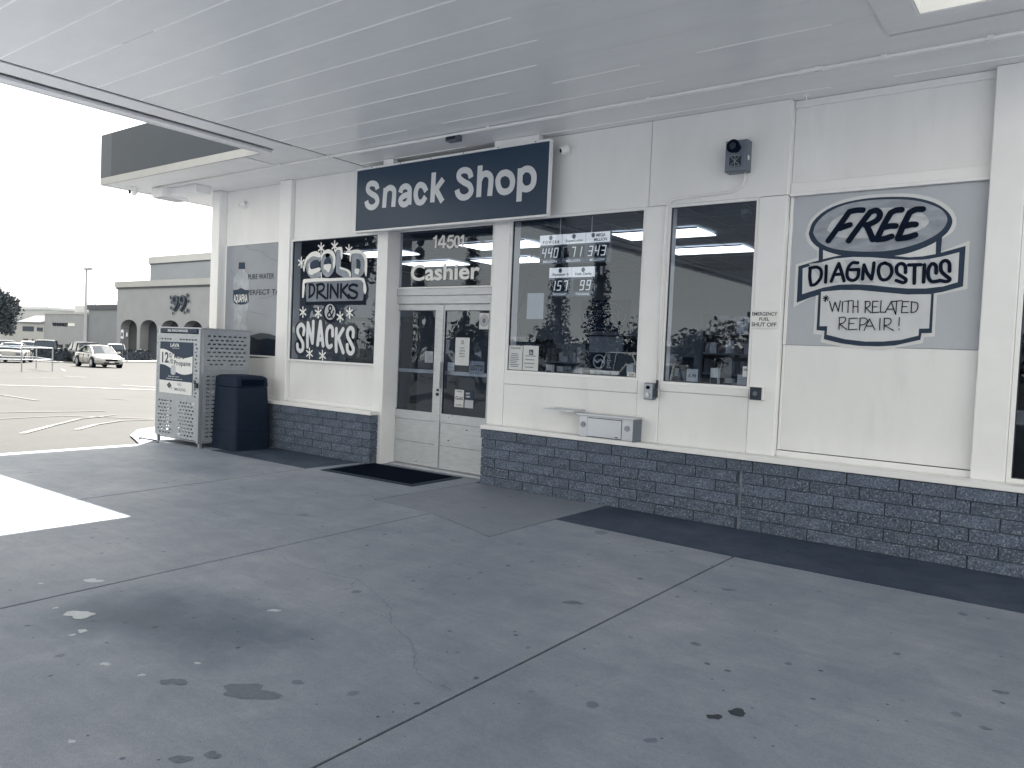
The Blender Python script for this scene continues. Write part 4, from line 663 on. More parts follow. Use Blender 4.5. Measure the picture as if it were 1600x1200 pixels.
# ---- printed notices
def notice(name, x0, x1, z0, z1, y, label, cat='notice', lines=(), mat='paper', frame=None, th=0.002, rows=0):
    o = E(name, ((x0 + x1) / 2, y, z0), label=label, cat=cat)
    MB().box(x0, x1, y - th, y, z0, z1).build('sheet', M[mat], o, bevel=0.0)
    W, H = x1 - x0, z1 - z0
    for (s, a, b, c, d, mt) in lines: text(s, x0 + a * W, x0 + b * W, z0 + c * H, z0 + d * H, y - th - 0.0008, M[mt], o, bold=0.02)
    if rows:
        mb = MB(); rr = random.Random(int(x0 * 1000))
        for i in range(rows):
            z = z0 + H * (0.12 + 0.6 * i / rows); a = rr.uniform(0.1, 0.2); b = rr.uniform(0.6, 0.9)
            mb.add([(x0 + a * W, y - th - 0.0006, z), (x0 + b * W, y - th - 0.0006, z), (x0 + b * W, y - th - 0.0006, z + H * 0.035), (x0 + a * W, y - th - 0.0006, z + H * 0.035)], [(0, 1, 2, 3)])
        mb.build('print', M['inkgrey'], o)
    return o
notice('warning_plate', -2.565, -2.305, 1.882, 2.047, 7.148, 'white plate reading EMERGENCY FUEL SHUT OFF to the right of the narrow window', 'sign', [('EMERGENCY', .05, .95, .70, .90, 'ink'), ('FUEL', .32, .68, .42, .60, 'ink'), ('SHUT OFF', .05, .94, .09, .32, 'ink')], th=0.014, mat='white')
notice('hours_card', -5.42, -5.225, 1.36, 1.64, 7.183, 'white opening hours card in the bottom left corner of the lottery window', 'notice', rows=8, lines=[('STORE HOURS', .15, .85, .86, .93, 'ink')])
hc = notice('access_card', -5.215, -5.00, 1.36, 1.645, 7.183, 'white card with a wheelchair symbol beside the opening hours card', 'notice', rows=4)
MB().box(-5.13, -5.075, 7.1795, 7.1802, 1.54, 1.60).build('symbol', M['ink'], hc)
strokes([[(-5.106, 1.59), (-5.106, 1.57), (-5.094, 1.57), (-5.088, 1.555)], [(-5.11, 1.572), (-5.117, 1.56), (-5.105, 1.549), (-5.096, 1.555)]], 0.005, 7.179, 'symbol', M['white'], hc)
notice('paper_sheet', -5.205, -4.975, 1.95, 2.245, 7.205, 'blank pale paper sheet taped inside the lottery window at its left', 'paper')
notice('round_decal', -3.86, -3.765, 1.345, 1.405, 7.183, 'small white decal in the bottom right corner of the lottery window', 'sticker', [('TOP', .2, .8, .35, .75, 'ink')])
notice('card_notice', -3.21, -3.09, 1.345, 1.47, 7.21, 'small printed card leaning in the narrow window with a dark block', 'notice', [('K-99', .2, .85, .3, .6, 'ink')], rows=0)
notice('card_sticker', -2.63, -2.575, 1.42, 1.52, 7.183, 'small white sticker low on the right edge of the narrow window', 'sticker', [('ATM', .15, .85, .55, .8, 'ink')])
notice('small_card', -2.69, -2.60, 1.335, 1.44, 7.215, 'pale card standing behind the narrow window by its right corner', 'notice', rows=3)
s_ = notice('door_seal', -6.075, -5.925, 1.83, 2.03, 7.415, 'square notice with a round county seal high on the right door', 'notice')
rg = MB()
for r0, r1 in ((0.062, 0.068), (0.045, 0.05)):
    n = 28; rg.add([(-6.0 + rr * math.cos(2 * math.pi * k / n), 7.4124, 1.935 + rr * math.sin(2 * math.pi * k / n)) for k in range(n) for rr in (r0, r1)], [(2 * k, 2 * k + 1, (2 * k + 3) % (2 * n), (2 * k + 2) % (2 * n)) for k in range(n)])
rg.build('seal_ring', M['ink'], s_); MB().add([(-6.0 + .032 * math.cos(k * .5236), 7.4123, 1.935 + .036 * math.sin(k * .5236)) for k in range(12)], [tuple(range(12))]).build('seal_emblem', M['inkgrey'], s_)
notice('policy_sheet', -6.45, -6.22, 1.37, 1.72, 7.415, 'spotted white sheet with a black ring at eye height on the right door', 'notice', [('O', .42, .6, .76, .9, 'ink'), ('NOW', .34, .66, .6, .65, 'ink'), ('HIRING', .3, .7, .5, .55, 'ink'), ('SMILEY', .3, .7, .4, .45, 'ink'), ('FACES!', .3, .7, .3, .35, 'ink')])
notice('open_sticker', -6.43, -6.28, 0.84, 1.06, 7.415, 'white and dark sticker near the bottom of the right door', 'sticker', [("WE'RE", .2, .8, .86, .94, 'ink'), ('Gold', .1, .9, .42, .62, 'ink'), ('ACCEPTED', .15, .85, .08, .16, 'ink')], rows=0)
notice('card_brands_sticker', -6.26, -6.12, 0.95, 1.06, 7.415, 'dark sticker with a pale line beside the white one low on the right door', 'sticker', [('CREDIT', .1, .6, .55, .75, 'white'), ('CARDS', .1, .6, .2, .4, 'white')], mat='slate')
notice('faded_sticker', -6.26, -6.12, 0.84, 0.94, 7.415, 'faded grey sticker low on the right door under the dark one', 'sticker', mat='grey')
notice('shelf_card', -6.58, -6.47, 1.29, 1.40, 7.43, 'small pale card beside the door handle behind the right door glass', 'notice', rows=2)
notice('poster_in_door', -6.22, -5.98, 1.27, 1.43, 7.43, 'mottled grey poster behind the right door glass above the push bar', 'poster', mat='midgrey', lines=[('LOTTO', .1, .9, .3, .7, 'ink')])
notice('left_door_notice', -6.97, -6.83, 1.38, 1.53, 7.415, 'grey notice near the middle edge of the left door glass', 'notice', mat='midgrey', rows=4)
# ---- lottery jackpot display behind the glass
lot_d = E('lottery_display', (-4.65, 7.26, 2.18), label='five panel lottery jackpot display hung on chains inside the big window', cat='lottery display')
SEG = {'0': 'abcdef', '1': 'bc', '4': 'bcfg', '3': 'abgcd', '5': 'afgcd', '7': 'abc', '9': 'abcfgd'}
def digit(c, x, z, w_, h_, y):
    sx = 0.16 * h_; P = {'a': ((0, 1), (1, 1)), 'b': ((1, 1), (1, .5)), 'c': ((1, .5), (1, 0)), 'd': ((0, 0), (1, 0)), 'e': ((0, 0), (0, .5)), 'f': ((0, .5), (0, 1)), 'g': ((0, .5), (1, .5))}
    return [[(x + p[0] * w_ + p[1] * sx, z + p[1] * h_) for p in P[s]] for s in SEG[c]]
def lunit(x0, x1, z1, head, hm, num, word, hh=0.115, th=0.33):
    MB().box(x0 + .002, x1 - .002, 7.262, 7.30, z1 - th, z1).build('display_panel', M['boxgrey'], lot_d, bevel=0.004)
    MB().box(x0 + .003, x1 - .003, 7.258, 7.2618, z1 - hh, z1 - .003).build('header', M['hp'], lot_d)
    W = x1 - x0
    mb = MB(); mb.add([((x0 + x1) / 2 - (0.06 if hm else 0.0) + .024 * math.cos(k * .45), 7.2574, z1 - .036 + .027 * math.sin(k * .45)) for k in range(14)], [tuple(range(14))]); mb.build('logo', M['inkgrey'], lot_d)
    text(head, x0 + W * (.16 if not hm else .35), x1 - W * .12, z1 - .102, z1 - (.066 if not hm else .02), 7.2567, M['ink'], lot_d, bold=0.03)
    MB().box(x0 + .03, x1 - .012, 7.2585, 7.2618, z1 - hh - .155, z1 - hh - .02).build('digit_window', M['hole'], lot_d)
    n = len(num); st = []
    for i, c in enumerate(num): st += digit(c, x1 - .03 - (n - i) * .082 + .01, z1 - hh - .14, .042, .10, 0)
    strokes(st, 0.013, 7.2575, 'digits', M['led'], lot_d)
    text(word, x0 + W * .2, x1 - W * .2, z1 - th + .015, z1 - th + .043, 7.2605, M['led'], lot_d, bold=0.02)
M['hp'] = MAT('backlit_header', (0.6, 0.6, 0.6), 0.4, var=0.0, emit=((1, 1, 0.98), 0.13)); M['led'] = MAT('lit_digits', (0.5, 0.5, 0.5), 0.4, var=0.0, emit=((0.92, 0.97, 1), 0.10))
zt = 2.906
lunit(-5.106, -4.80, zt, 'P O W E R B', False, '440', 'MILLION'); lunit(-4.80, -4.49, zt, 'SuperLotto', False, '71', 'MILLION'); lunit(-4.49, -4.185, zt, 'MEGA\nMILLION', True, '343', 'MILLION')
lunit(-4.955, -4.655, 2.535, 'Fantasy 5', False, '157', 'THOUSAND'); lunit(-4.655, -4.355, 2.535, 'Daily Derby', False, '99', 'THOUSAND')
ch = MB()
for x in (-4.84, -4.43): ch.tube([(x, 7.275, zt), (x, 7.275, 3.148)], 0.004, 6)
ch.build('hanging_chain', M['white'], lot_d)
# neon style open box, cords
ob = E('led_sign', (-4.2, 7.3, 1.86), label='black unlit LED sign box with a dotted oval reading OPEN in the big window', cat='sign')
MB().box(-4.53, -3.93, 7.29, 7.33, 1.83, 2.17).build('case', M['hole'], ob, bevel=0.004)
dm = MB()
for k in range(64):
    a = k * math.pi / 32; dm.tube([(-4.23 + .26 * math.cos(a), 7.289, 2.0 + .14 * math.sin(a)), (-4.23 + .26 * math.cos(a), 7.285, 2.0 + .14 * math.sin(a))], 0.0042, 5)
for j, pat in enumerate((('0110', '1001', '1001', '1001', '0110'), ('1110', '1001', '1110', '1000', '1000'), ('1111', '1000', '1110', '1000', '1111'), ('1001', '1101', '1011', '1001', '1001'))):
    for r, row in enumerate(pat):
        for c, v_ in enumerate(row):
            if v_ == '1': x = -4.42 + j * .1 + c * .022; z = 2.05 - r * .025; dm.tube([(x, 7.289, z), (x, 7.285, z)], 0.0045, 5)
dm.build('dots', M['midgrey'], ob)
MB().tube([(-4.45, 7.30, 2.17), (-4.27, 7.28, 2.5), (-4.0, 7.30, 2.17)], 0.003, 5).build('hanging_cord', M['hole'], ob)
MB().tube([(-4.28, 7.27, 2.44), (-4.28, 7.27, 2.53)], 0.016, 8).build('plug', M['grey'], ob)
cr_ = MB().tube([(-5.2, 7.25, 2.75), (-5.22, 7.25, 2.5), (-5.3, 7.25, 2.2), (-5.37, 7.25, 2.0), (-5.33, 7.25, 1.85), (-5.28, 7.25, 1.65)], 0.005, 6).build('power_cord', M['hole']); tag(cr_, 'black power cord dangling inside the left edge of the lottery window', 'cord')
# ============================================================ WALL FITTINGS
hb = E('alarm_box', (-2.74, 7.15, 3.33), label='grey metal alarm box with a black horn high on the wall', cat='alarm')
MB().box(-2.855, -2.645, 7.03, 7.149, 3.335, 3.625).build('case', M['boxgrey'], hb, bevel=0.005)
MB().box(-2.85, -2.65, 7.022, 7.0285, 3.34, 3.62).build('cover', MAT('grey_enamel_cover', (0.15, 0.175, 0.215), 0.4, var=0.1), hb, bevel=0.002)
hn = MB(); hn.loft([[(-2.75 + r * math.cos(a * .3927), y, 3.55 + r * math.sin(a * .3927)) for a in range(16)] for (r, y) in ((.045, 7.02), (.05, 6.98), (.062, 6.95), (.062, 6.94))]); hn.build('horn', M['hole'], hb, smooth=False)
MB().tube([(-2.75, 6.939, 3.55), (-2.75, 6.930, 3.55)], 0.03, 14).build('horn_centre', M['darkmetal'], hb)
gb = MB().box(-2.805, -2.695, 7.008, 7.021, 3.375, 3.48).build('grille', M['darkmetal'], hb, bevel=0.008)
strokes([[(-2.795, 3.385), (-2.705, 3.47)], [(-2.795, 3.47), (-2.705, 3.385)], [(-2.75, 3.38), (-2.75, 3.475)], [(-2.8, 3.3795), (-2.7, 3.3795)], [(-2.8, 3.4755), (-2.7, 3.4755)]], 0.005, 7.0065, 'grille_ribs', M['midgrey'], gb)
MB().box(-2.6445, -2.643, 7.05, 7.09, 3.44, 3.48).build('label', M['white'], hb)
cdt = MB().tube([(-2.69, 7.12, 3.335), (-2.69, 7.125, 3.27), (-2.72, 7.128, 3.21), (-2.79, 7.13, 3.175), (-2.9, 7.13, 3.165), (-3.3, 7.13, 3.155), (-3.43, 7.13, 3.14), (-3.475, 7.13, 3.09), (-3.485, 7.13, 3.02), (-3.487, 7.13, 2.2), (-3.487, 7.13, 1.31)], 0.011, 8).build('wall_conduit', M['trim'], smooth=True)
tag(cdt, 'white conduit bending from the alarm box down the left side of the narrow window', 'pipe')
def dome_cam(x, y, z, label, r=0.055):
    o = E('security_camera', (x, y, z), label=label, cat='security camera')
    MB().tube([(x, y, z), (x, y - 0.03, z)], r * 1.05, 18).build('base', M['white'], o, smooth=False)
    d = Vector((-0.55, -0.75, -0.35)).normalized(); c = Vector((x, y - 0.065, z))
    MB().tube([c - d * r * .7, c - d * r * .3, c + d * r * .5, c + d * r * .95], r * .82, 16).build('ball', M['trim'], o, smooth=False, bevel=0.008)
    MB().tube([c + d * r * .955, c + d * r * 1.02], r * .42, 14).build('lens', M['hole'], o)
    return o
dome_cam(-4.70, 7.15, 3.79, 'white ball security camera on the wall just right of the Snack Shop sign')
dome_cam(-10.85, 7.29, 3.72, 'white ball security camera on the wall above the water bottle poster')
c3 = E('security_camera', (-12.5, 6.3, S), label='white turret security camera hanging under the far corner of the overhang', cat='security camera')
MB().tube([(-12.5, 6.35, S - .003), (-12.5, 6.35, S - .06)], 0.06, 16).build('base', M['trim'], c3); MB().tube([(-12.5, 6.35, S - .062), (-12.5, 6.34, S - .10), (-12.5, 6.33, S - .13)], 0.052, 14, r1=0.03).build('ball', M['trim'], c3, smooth=True); MB().box(-12.57, -12.545, 6.28, 6.31, S - .11, S - .055).build('lens', M['hole'], c3)
sw = E('switch_box', (-3.54, 7.15, 1.13), label='small grey outdoor switch box on the pillar between the two right windows', cat='switch box')
MB().box(-3.605, -3.50, 7.075, 7.149, 1.14, 1.31).build('case', M['boxgrey'], sw, bevel=0.006)
MB().box(-3.598, -3.507, 7.066, 7.0745, 1.148, 1.302).build('cover', M['galv'], sw, bevel=0.003)
MB().tube([(-3.552, 7.066, 1.265), (-3.552, 7.048, 1.265)], 0.017, 12).build('knob', M['hole'], sw); MB().tube([(-3.552, 7.066, 1.19), (-3.552, 7.05, 1.19)], 0.02, 12).build('knob', M['steel'], sw)
MB().box(-3.499, -3.470, 7.08, 7.12, 1.165, 1.25).build('lever', M['darkmetal'], sw); MB().tube([(-3.487, 7.13, 1.34), (-3.487, 7.13, 1.25)], 0.014, 8).build('fitting', M['darkmetal'], sw)
eb = E('shut_off_button', (-2.45, 7.15, 1.2), label='dark square emergency shut off button on a white box under the warning plate', cat='button')
MB().box(-2.50, -2.39, 7.085, 7.149, 1.215, 1.33).build('case', M['white'], eb, bevel=0.004); MB().box(-2.515, -2.405, 7.078, 7.084, 1.213, 1.332).build('cover', M['darkmetal'], eb, bevel=0.003)
MB().tube([(-2.46, 7.078, 1.272), (-2.46, 7.062, 1.272)], 0.022, 14).build('push_button', M['boxgrey'], eb)
# stainless transaction box on the ledge
tx = E('transaction_box', (-4.0, 7.1, 0.70), label='stainless steel drawer box with two round speakers on the white ledge', cat='drawer box')
MB().box(-4.31, -3.665, 7.005, 7.149, 0.702, 0.925).build('case', M['steel'], tx, bevel=0.004)
MB().box(-4.335, -3.64, 6.97, 7.148, 0.927, 0.948).build('hood', M['steel'], tx, bevel=0.003)
MB().box(-3.655, -3.645, 6.975, 7.148, 0.70, 0.926).build('side_plate', M['boxgrey'], tx)
MB().box(-4.205, -3.80, 6.998, 7.004, 0.712, 0.905).build('drawer', M['steel'], tx, bevel=0.003)
MB().box(-4.209, -3.796, 7.0035, 7.0048, 0.707, 0.910).build('drawer_gap', M['hole'], tx)
for x in (-4.258, -3.735): MB().tube([(x, 7.004, 0.83), (x, 7.0, 0.83)], 0.032, 16).build('speaker_grille', M['midgrey'], tx)
MB().box(-3.87, -3.83, 6.9965, 6.9975, 0.722, 0.732).build('maker_plate', M['ink'], tx)
MB().add([(-4.76, 6.93, 0.953), (-4.33, 6.93, 0.953), (-4.33, 7.148, 0.965), (-4.70, 7.148, 0.965), (-4.76, 6.93, 0.963), (-4.33, 6.93, 0.963), (-4.33, 7.148, 0.975), (-4.70, 7.148, 0.975)], [(0, 3, 2, 1), (4, 5, 6, 7), (0, 1, 5, 4), (1, 2, 6, 5), (2, 3, 7, 6), (3, 0, 4, 7)]).build('writing_shelf', M['steel'], tx)
# door mat
mt = E('door_mat', (-6.8, 6.7, 0), label='black rubber mat lying in front of the entrance doors', cat='mat')
MB().add([(-7.56, 6.22, 0.002), (-6.02, 6.27, 0.002), (-6.04, 7.19, 0.002), (-7.62, 7.16, 0.002), (-7.54, 6.24, 0.010), (-6.04, 6.29, 0.010), (-6.06, 7.17, 0.010), (-7.60, 7.14, 0.010)], [(0, 3, 2, 1), (4, 5, 6, 7), (0, 1, 5, 4), (1, 2, 6, 5), (2, 3, 7, 6), (3, 0, 4, 7)]).build('border', M['matedge'], mt)
MB().add([(-7.47, 6.31, 0.0102), (-6.11, 6.35, 0.0102), (-6.13, 7.11, 0.0102), (-7.53, 7.08, 0.0102), (-7.46, 6.32, 0.016), (-6.12, 6.36, 0.016), (-6.14, 7.10, 0.016), (-7.52, 7.07, 0.016)], [(0, 3, 2, 1), (4, 5, 6, 7), (0, 1, 5, 4), (1, 2, 6, 5), (2, 3, 7, 6), (3, 0, 4, 7)]).build('pile', M['mat'], mt)
# waste bin
wb = E('waste_bin', (-9.9, 6.64, 0), label='dark moulded waste bin with a domed lid standing beside the propane cage', cat='bin')
def rring(z, hx, hy, c, cx=-9.89, cy=6.645):
    P = []
    for (sx, sy) in ((1, 1), (-1, 1), (-1, -1), (1, -1)):
        a0 = {(1, 1): 0, (-1, 1): 90, (-1, -1): 180, (1, -1): 270}[(sx, sy)]
        for k in range(4): a = R(a0 + k * 30); P.append((cx + sx * (hx - c) + c * math.cos(a), cy + sy * (hy - c) + c * math.sin(a), z))
    return P
MB().loft([rring(0.0, .335, .30, .05), rring(0.27, .33, .297, .05), rring(0.272, .325, .292, .05), rring(0.275, .325, .292, .05), rring(0.278, .328, .295, .05), rring(0.90, .292, .268, .05)]).build('body', M['bin'], wb)
MB().loft([rring(0.904, .285, .262, .05), rring(0.91, .298, .274, .05), rring(1.02, .288, .266, .05), rring(1.04, .275, .255, .05), rring(1.062, .24, .21, .05), rring(1.07, .16, .13, .05)]).build('lid', M['bin'], wb)
MB().box(-9.63, -9.585, 6.46, 6.83, 0.92, 1.01).build('opening', M['hole'], wb, bevel=0.004)
# ============================================================ PROPANE CAGE
pc = E('propane_cage', (-10.7, 6.5, 0), label='perforated silver propane exchange cage with posters at the corner of the shop', cat='propane cage')
def perf(name, mat, u0, u1, z0, z1, rows, fixed, axis, parent, th=0.004):
    """rows: list of (za, zb, [(ua, ub), ...]) slots sorted"""
    vs = []; fs = []
    def quad(a, b, c, d):
        n = len(vs)
        for (u, z) in ((a, c), (b, c), (b, d), (a, d)): vs.append((u, fixed, z) if axis == 'x' else (fixed, u, z))
        fs.append((n, n + 1, n + 2, n + 3) if True else None)
    z = z0
    for (za, zb, sl_) in sorted(rows):
        if za > z: quad(u0, u1, z, za)
        u = u0
        for (a, b) in sorted(sl_):
            if a > u: quad(u, a, za, zb)
            u = b
        quad(u, u1, za, zb); z = zb
    quad(u0, u1, z, z1)
    o = MB().add(vs, fs).build(name, mat, parent)
    s = o.modifiers.new('solid', 'SOLIDIFY'); s.thickness = th; s.offset = 0
    return o
rows = []
dx0, dx1, dz0, dz1 = -11.30, -10.155, 0.10, 1.63
for r in range(11):
    z = 0.14 + r * 0.0525; o_ = 0.035 if r % 2 else 0.0; sl_ = []
    for c in range(5): sl_.append((-11.255 + o_ + c * .082, -11.255 + o_ + c * .082 + .046)); sl_.append((-10.66 + o_ + c * .082, -10.66 + o_ + c * .082 + .046))
    if r == 10: sl_ = [s for s in sl_ if s[0] < -11.215 or s[0] > -10.30]
    rows.append((z, z + .024, sl_))
for r in range(16):
    z = 0.72 + r * .0535
    if r < 15: rows.append((z, z + .022, [(-11.265 + (0.02 if r % 2 else 0), -11.235 + (0.02 if r % 2 else 0)), (-10.255 + (0.025 if r % 2 else 0), -10.215 + (0.025 if r % 2 else 0))]))
rows.append((1.535, 1.557, [(-11.245 + c * .078, -11.20 + c * .078) for c in range(5)] + [(-10.66 + c * .078, -10.615 + c * .078) for c in range(6)]))
dd = perf('door', M['galv'], dx0, dx1, dz0, dz1, rows, 6.13, 'x', pc)
MB().box(dx1 + .001, dx1 + .006, 6.13, 6.20, dz0, dz1).build('door_edge', M['darkmetal'], dd)
rows = []
for r in range(8):
    z = 1.60 - r * .058; n = 8 if r % 2 == 0 else 7
    if r == 7: cs = [0, 1, 2, 4, 5, 6]
    else: cs = range(n)
    rows.append((z, z + .022, [(6.235 + c * .083 + (0.04 if r % 2 else 0), 6.235 + c * .083 + .05 + (0.04 if r % 2 else 0)) for c in cs]))
perf('side_panel', M['galv'], 6.19, 6.93, 1.12, 1.70, rows, -10.115, 'y', pc)
rows = [(z, z + .022, [(6.235 + c * .083, 6.285 + c * .083) for c in range(8)]) for z in [0.15 + i * .058 for i in range(16)]]
perf('side_panel', M['galv'], 6.19, 6.93, 0.08, 1.118, rows, -10.118, 'y', pc)
rows = [(z, z + .024, [(6.22 + c * .083, 6.27 + c * .083) for c in range(8)]) for z in [0.15 + i * .0525 for i in range(24)]]
perf('side_panel', M['galv'], 6.15, 6.93, 0.08, 1.70, rows, -11.30, 'y', pc)
perf('back_panel', M['galv'], -11.30, -10.12, 0.08, 1.70, [(z, z + .024, [(-11.2 + c * .1, -11.14 + c * .1) for c in range(10)]) for z in [0.15 + i * .0525 for i in range(12)]], 6.93, 'x', pc)
MB().box(-11.30, -10.11, 6.14, 6.94, 1.703, 1.725).build('top', M['galv'], pc, bevel=0.004)
MB().box(-11.29, -10.13, 6.20, 6.92, 0.06, 0.075).build('floor_plate', M['galv'], pc)
for (x, y) in ((-11.27, 6.17), (-10.14, 6.17), (-11.27, 6.9), (-10.14, 6.9)): MB().box(x - .02, x + .02, y - .02, y + .02, 0, 1.70).build('leg', M['steel'], pc)
MB().box(-10.16, -10.12, 6.122, 6.15, 0.06, 1.70).build('hinge_post', M['galv'], pc)
lk = MB(); lk.box(-10.20, -10.14, 6.095, 6.125, 0.86, 0.93); lk.tube([(-10.19, 6.09, .92), (-10.19, 6.085, .97), (-10.15, 6.085, .97), (-10.15, 6.09, .92)], 0.007, 6); lk.build('padlock', M['darkmetal'], pc)
hd = MB().box(-11.20, -10.21, 6.125, 6.14, 1.645, 1.70).build('header_plate', M['slate'], pc)
text('20s EXCHANGE', -11.0, -10.45, 1.655, 1.690, 6.1235, M['letter'], hd, bold=0.02)
# poster on the cage door
Yp = 6.122
ps = MB().box(-11.19, -10.30, Yp, 6.126, 0.745, 1.505).build('poster', M['slate'], pc)
wv = [(-11.19 + .89 * t / 12, 1.355 + .045 * math.sin(t / 12 * 5.4 + 1.0) - .05 * t / 12) for t in range(13)] + [(-11.19 + .89 * t / 12, 1.125 + .045 * math.sin(t / 12 * 5.4 + 1.0) - .065 * t / 12) for t in range(12, -1, -1)]
poly(MB(), wv, Yp - .001).build('white_wave', M['halo'], ps)
text('12', -11.13, -10.94, 1.19, 1.35, Yp - .002, M['fascia'], ps, bold=0.03); text('%', -10.93, -10.82, 1.18, 1.34, Yp - .002, M['fascia'], ps)
text('More', -10.79, -10.52, 1.26, 1.335, Yp - .002, M['ink'], ps, bold=0.015); text('Propane', -10.79, -10.35, 1.14, 1.235, Yp - .002, M['ink'], ps, bold=0.015)
text('LAVA', -10.90, -10.66, 1.43, 1.485, Yp - .002, M['letter'], ps, bold=0.02); text('PROPANE', -10.84, -10.66, 1.405, 1.42, Yp - .002, M['letter'], ps)
text('(888) 867-5639', -10.95, -10.65, 0.985, 1.0, Yp - .002, M['letter'], ps, bold=0.02); text('www.lavapropane.com', -11.0, -10.56, 0.95, 0.97, Yp - .002, M['letter'], ps, bold=0.02)
cy = [(-10.87, 1.03), (-10.88, 1.10), (-10.87, 1.15), (-10.81, 1.165), (-10.75, 1.15), (-10.74, 1.10), (-10.75, 1.03), (-10.81, 1.015)]
poly(MB(), cy, Yp - .0018).build('cylinder_picture', M['grey'], ps)
poly(MB(), [(-11.19, .745), (-10.30, .745), (-10.30, .93), (-11.19, .93)], Yp - .001).build('lower_panel', M['halo'], ps)
text('NO', -10.68, -10.58, .865, .905, Yp - .002, M['inkgrey'], ps, bold=.015); text('SMOKING', -10.78, -10.46, .79, .835, Yp - .002, M['inkgrey'], ps, bold=.015)
dmn = MB()
for i, (x, z) in enumerate(((-10.91, .885), (-10.945, .86), (-10.875, .86), (-10.91, .835))): dmn.add([(x - .033, Yp - .002, z), (x, Yp - .002, z - .024), (x + .033, Yp - .002, z), (x, Yp - .002, z + .024)], [(0, 1, 2, 3)])
dmn.build('hazard_diamond', M['fascia'], ps)
poly(MB(), [(-10.86, .80), (-10.84, .80), (-10.84, .84), (-10.86, .84)], Yp - .002).build('flame_mark', M['inkgrey'], ps)
# cylinders standing in the cage
gc = None
for i, (x, z) in enumerate([(x, z) for z in (0.08, 0.88) for x in (-11.05, -10.72, -10.38)]):
    if gc is None:
        gc = E('gas_cylinder', (x, 6.58, z), cat='gas cylinder', group='gas cylinders in the propane cage')
        rg = [[(x + r * math.cos(k * math.pi / 8), 6.58 + r * math.sin(k * math.pi / 8), z + zz) for k in range(16)] for (r, zz) in ((.11, 0), (.13, .02), (.15, .06), (.15, .30), (.12, .37), (.05, .40))]
        MB().loft(rg).build('tank', M['lite'], gc, smooth=True); MB().tube([(x, 6.58, z + .40), (x, 6.58, z + .46)], .03, 10).build('valve', M['steel'], gc)
        MB().tube([(x, 6.58, z + .39), (x, 6.58, z + .46)], .095, 14).build('collar', M['lite'], gc)
        c = gc
    else: c = copy_tree(gc); c.location = (x, 6.58, z)
    c['label'] = 'white propane cylinder on the %s shelf of the cage, %s of three' % (('lower' if z < .5 else 'upper'), ('left one' if x < -11 else 'middle one' if x < -10.5 else 'right one'))
cable = MB().tube([(-11.9, 6.25, .02), (-11.5, 6.0, .02), (-11.3, 5.98, .03), (-11.1, 6.05, .02), (-10.95, 6.0, .02)], .012, 6).build('locking_chain', M['darkmetal']); tag(cable, 'dark chain lying on the ground by the foot of the propane cage', 'chain')
# ============================================================ INSIDE THE SHOP
tl = None
for i, (x0, x1, y0, where) in enumerate(((-4.98, -3.81, 8.6, 'nearer one on the right'), (-7.62, -6.38, 8.68, 'nearer one above the doors'), (-10.25, -9.02, 8.75, 'nearer one on the left'), (-5.0, -3.82, 10.1, 'farther one on the right'), (-8.65, -7.42, 10.2, 'farther one behind the doors'), (-10.35, -9.1, 10.15, 'farther one on the left'), (-2.9, -1.75, 8.6, 'nearest the partition'))):
    o = E('ceiling_light', ((x0 + x1) / 2, y0 + .3, 3.13), label='lit fluorescent ceiling panel inside the shop, ' + where, cat='ceiling light', group='fluorescent panels in the shop ceiling')
    MB().box(x0, x1, y0, y0 + .61, 3.120, 3.132).build('diffuser', M['lamp'], o)
    f = MB(); f.box(x0 - .02, x1 + .02, y0 - .02, y0 - .001, 3.115, 3.133); f.box(x0 - .02, x1 + .02, y0 + .611, y0 + .63, 3.115, 3.133); f.build('frame', M['midgrey'], o)
ic = E('security_camera', (-3.1, 8.1, 3.13), label='small dome camera on the ceiling seen through the narrow window', cat='security camera')
MB().tube([(-2.93, 7.85, 3.132), (-2.93, 7.85, 3.09)], .055, 14).build('base', M['grey'], ic); MB().tube([(-2.93, 7.85, 3.089), (-2.93, 7.85, 3.05), (-2.93, 7.85, 3.03)], .048, 14, r1=.025).build('ball', M['boxgrey'], ic, smooth=True)
vt = E('ceiling_vent', (-3.6, 9.6, 3.1), label='dark slatted air diffuser in the shop ceiling behind the lights', cat='vent')
MB().box(-3.4, -2.7, 9.5, 9.95, 3.09, 3.131).build('frame', M['boxgrey'], vt)
for k in range(5): MB().box(-3.35, -2.75, 9.54 + k * .08, 9.58 + k * .08, 3.08, 3.089).build('louvre', M['darkmetal'], vt)
ct = E('cash_counter', (-3.9, 8.1, 0), label='dark checkout counter running behind the two right windows', cat='counter')
MB().box(-5.2, -1.7, 7.9, 8.35, 0.015, 1.02).build('base', M['boxgrey'], ct); MB().box(-5.25, -1.68, 7.85, 8.42, 1.022, 1.06).build('top', M['slate'], ct, bevel=.006)
oc = E('office_chair', (-2.75, 8.9, 0), label='black high backed office chair behind the counter in the narrow window', cat='chair')
def rr2(cx, cy, z, hx, hy): return [(cx + hx * math.copysign(abs(math.cos(a)) ** .6, math.cos(a)), cy + hy * math.copysign(abs(math.sin(a)) ** .6, math.sin(a)), z) for a in [k * math.pi / 8 for k in range(16)]]
MB().loft([rr2(-2.98, 8.95, z, h, .05) for z, h in ((.95, .2), (1.05, .235), (1.35, .235), (1.5, .21), (1.58, .15), (1.6, .08))]).build('backrest', M['hole'], oc, smooth=True)
MB().loft([rr2(-2.98, 8.75, z, .25, .25) for z in (.5, .52, .58, .6)]).build('seat', M['hole'], oc); MB().tube([(-2.98, 8.8, .08), (-2.98, 8.8, .5)], .03, 10).build('column', M['darkmetal'], oc)
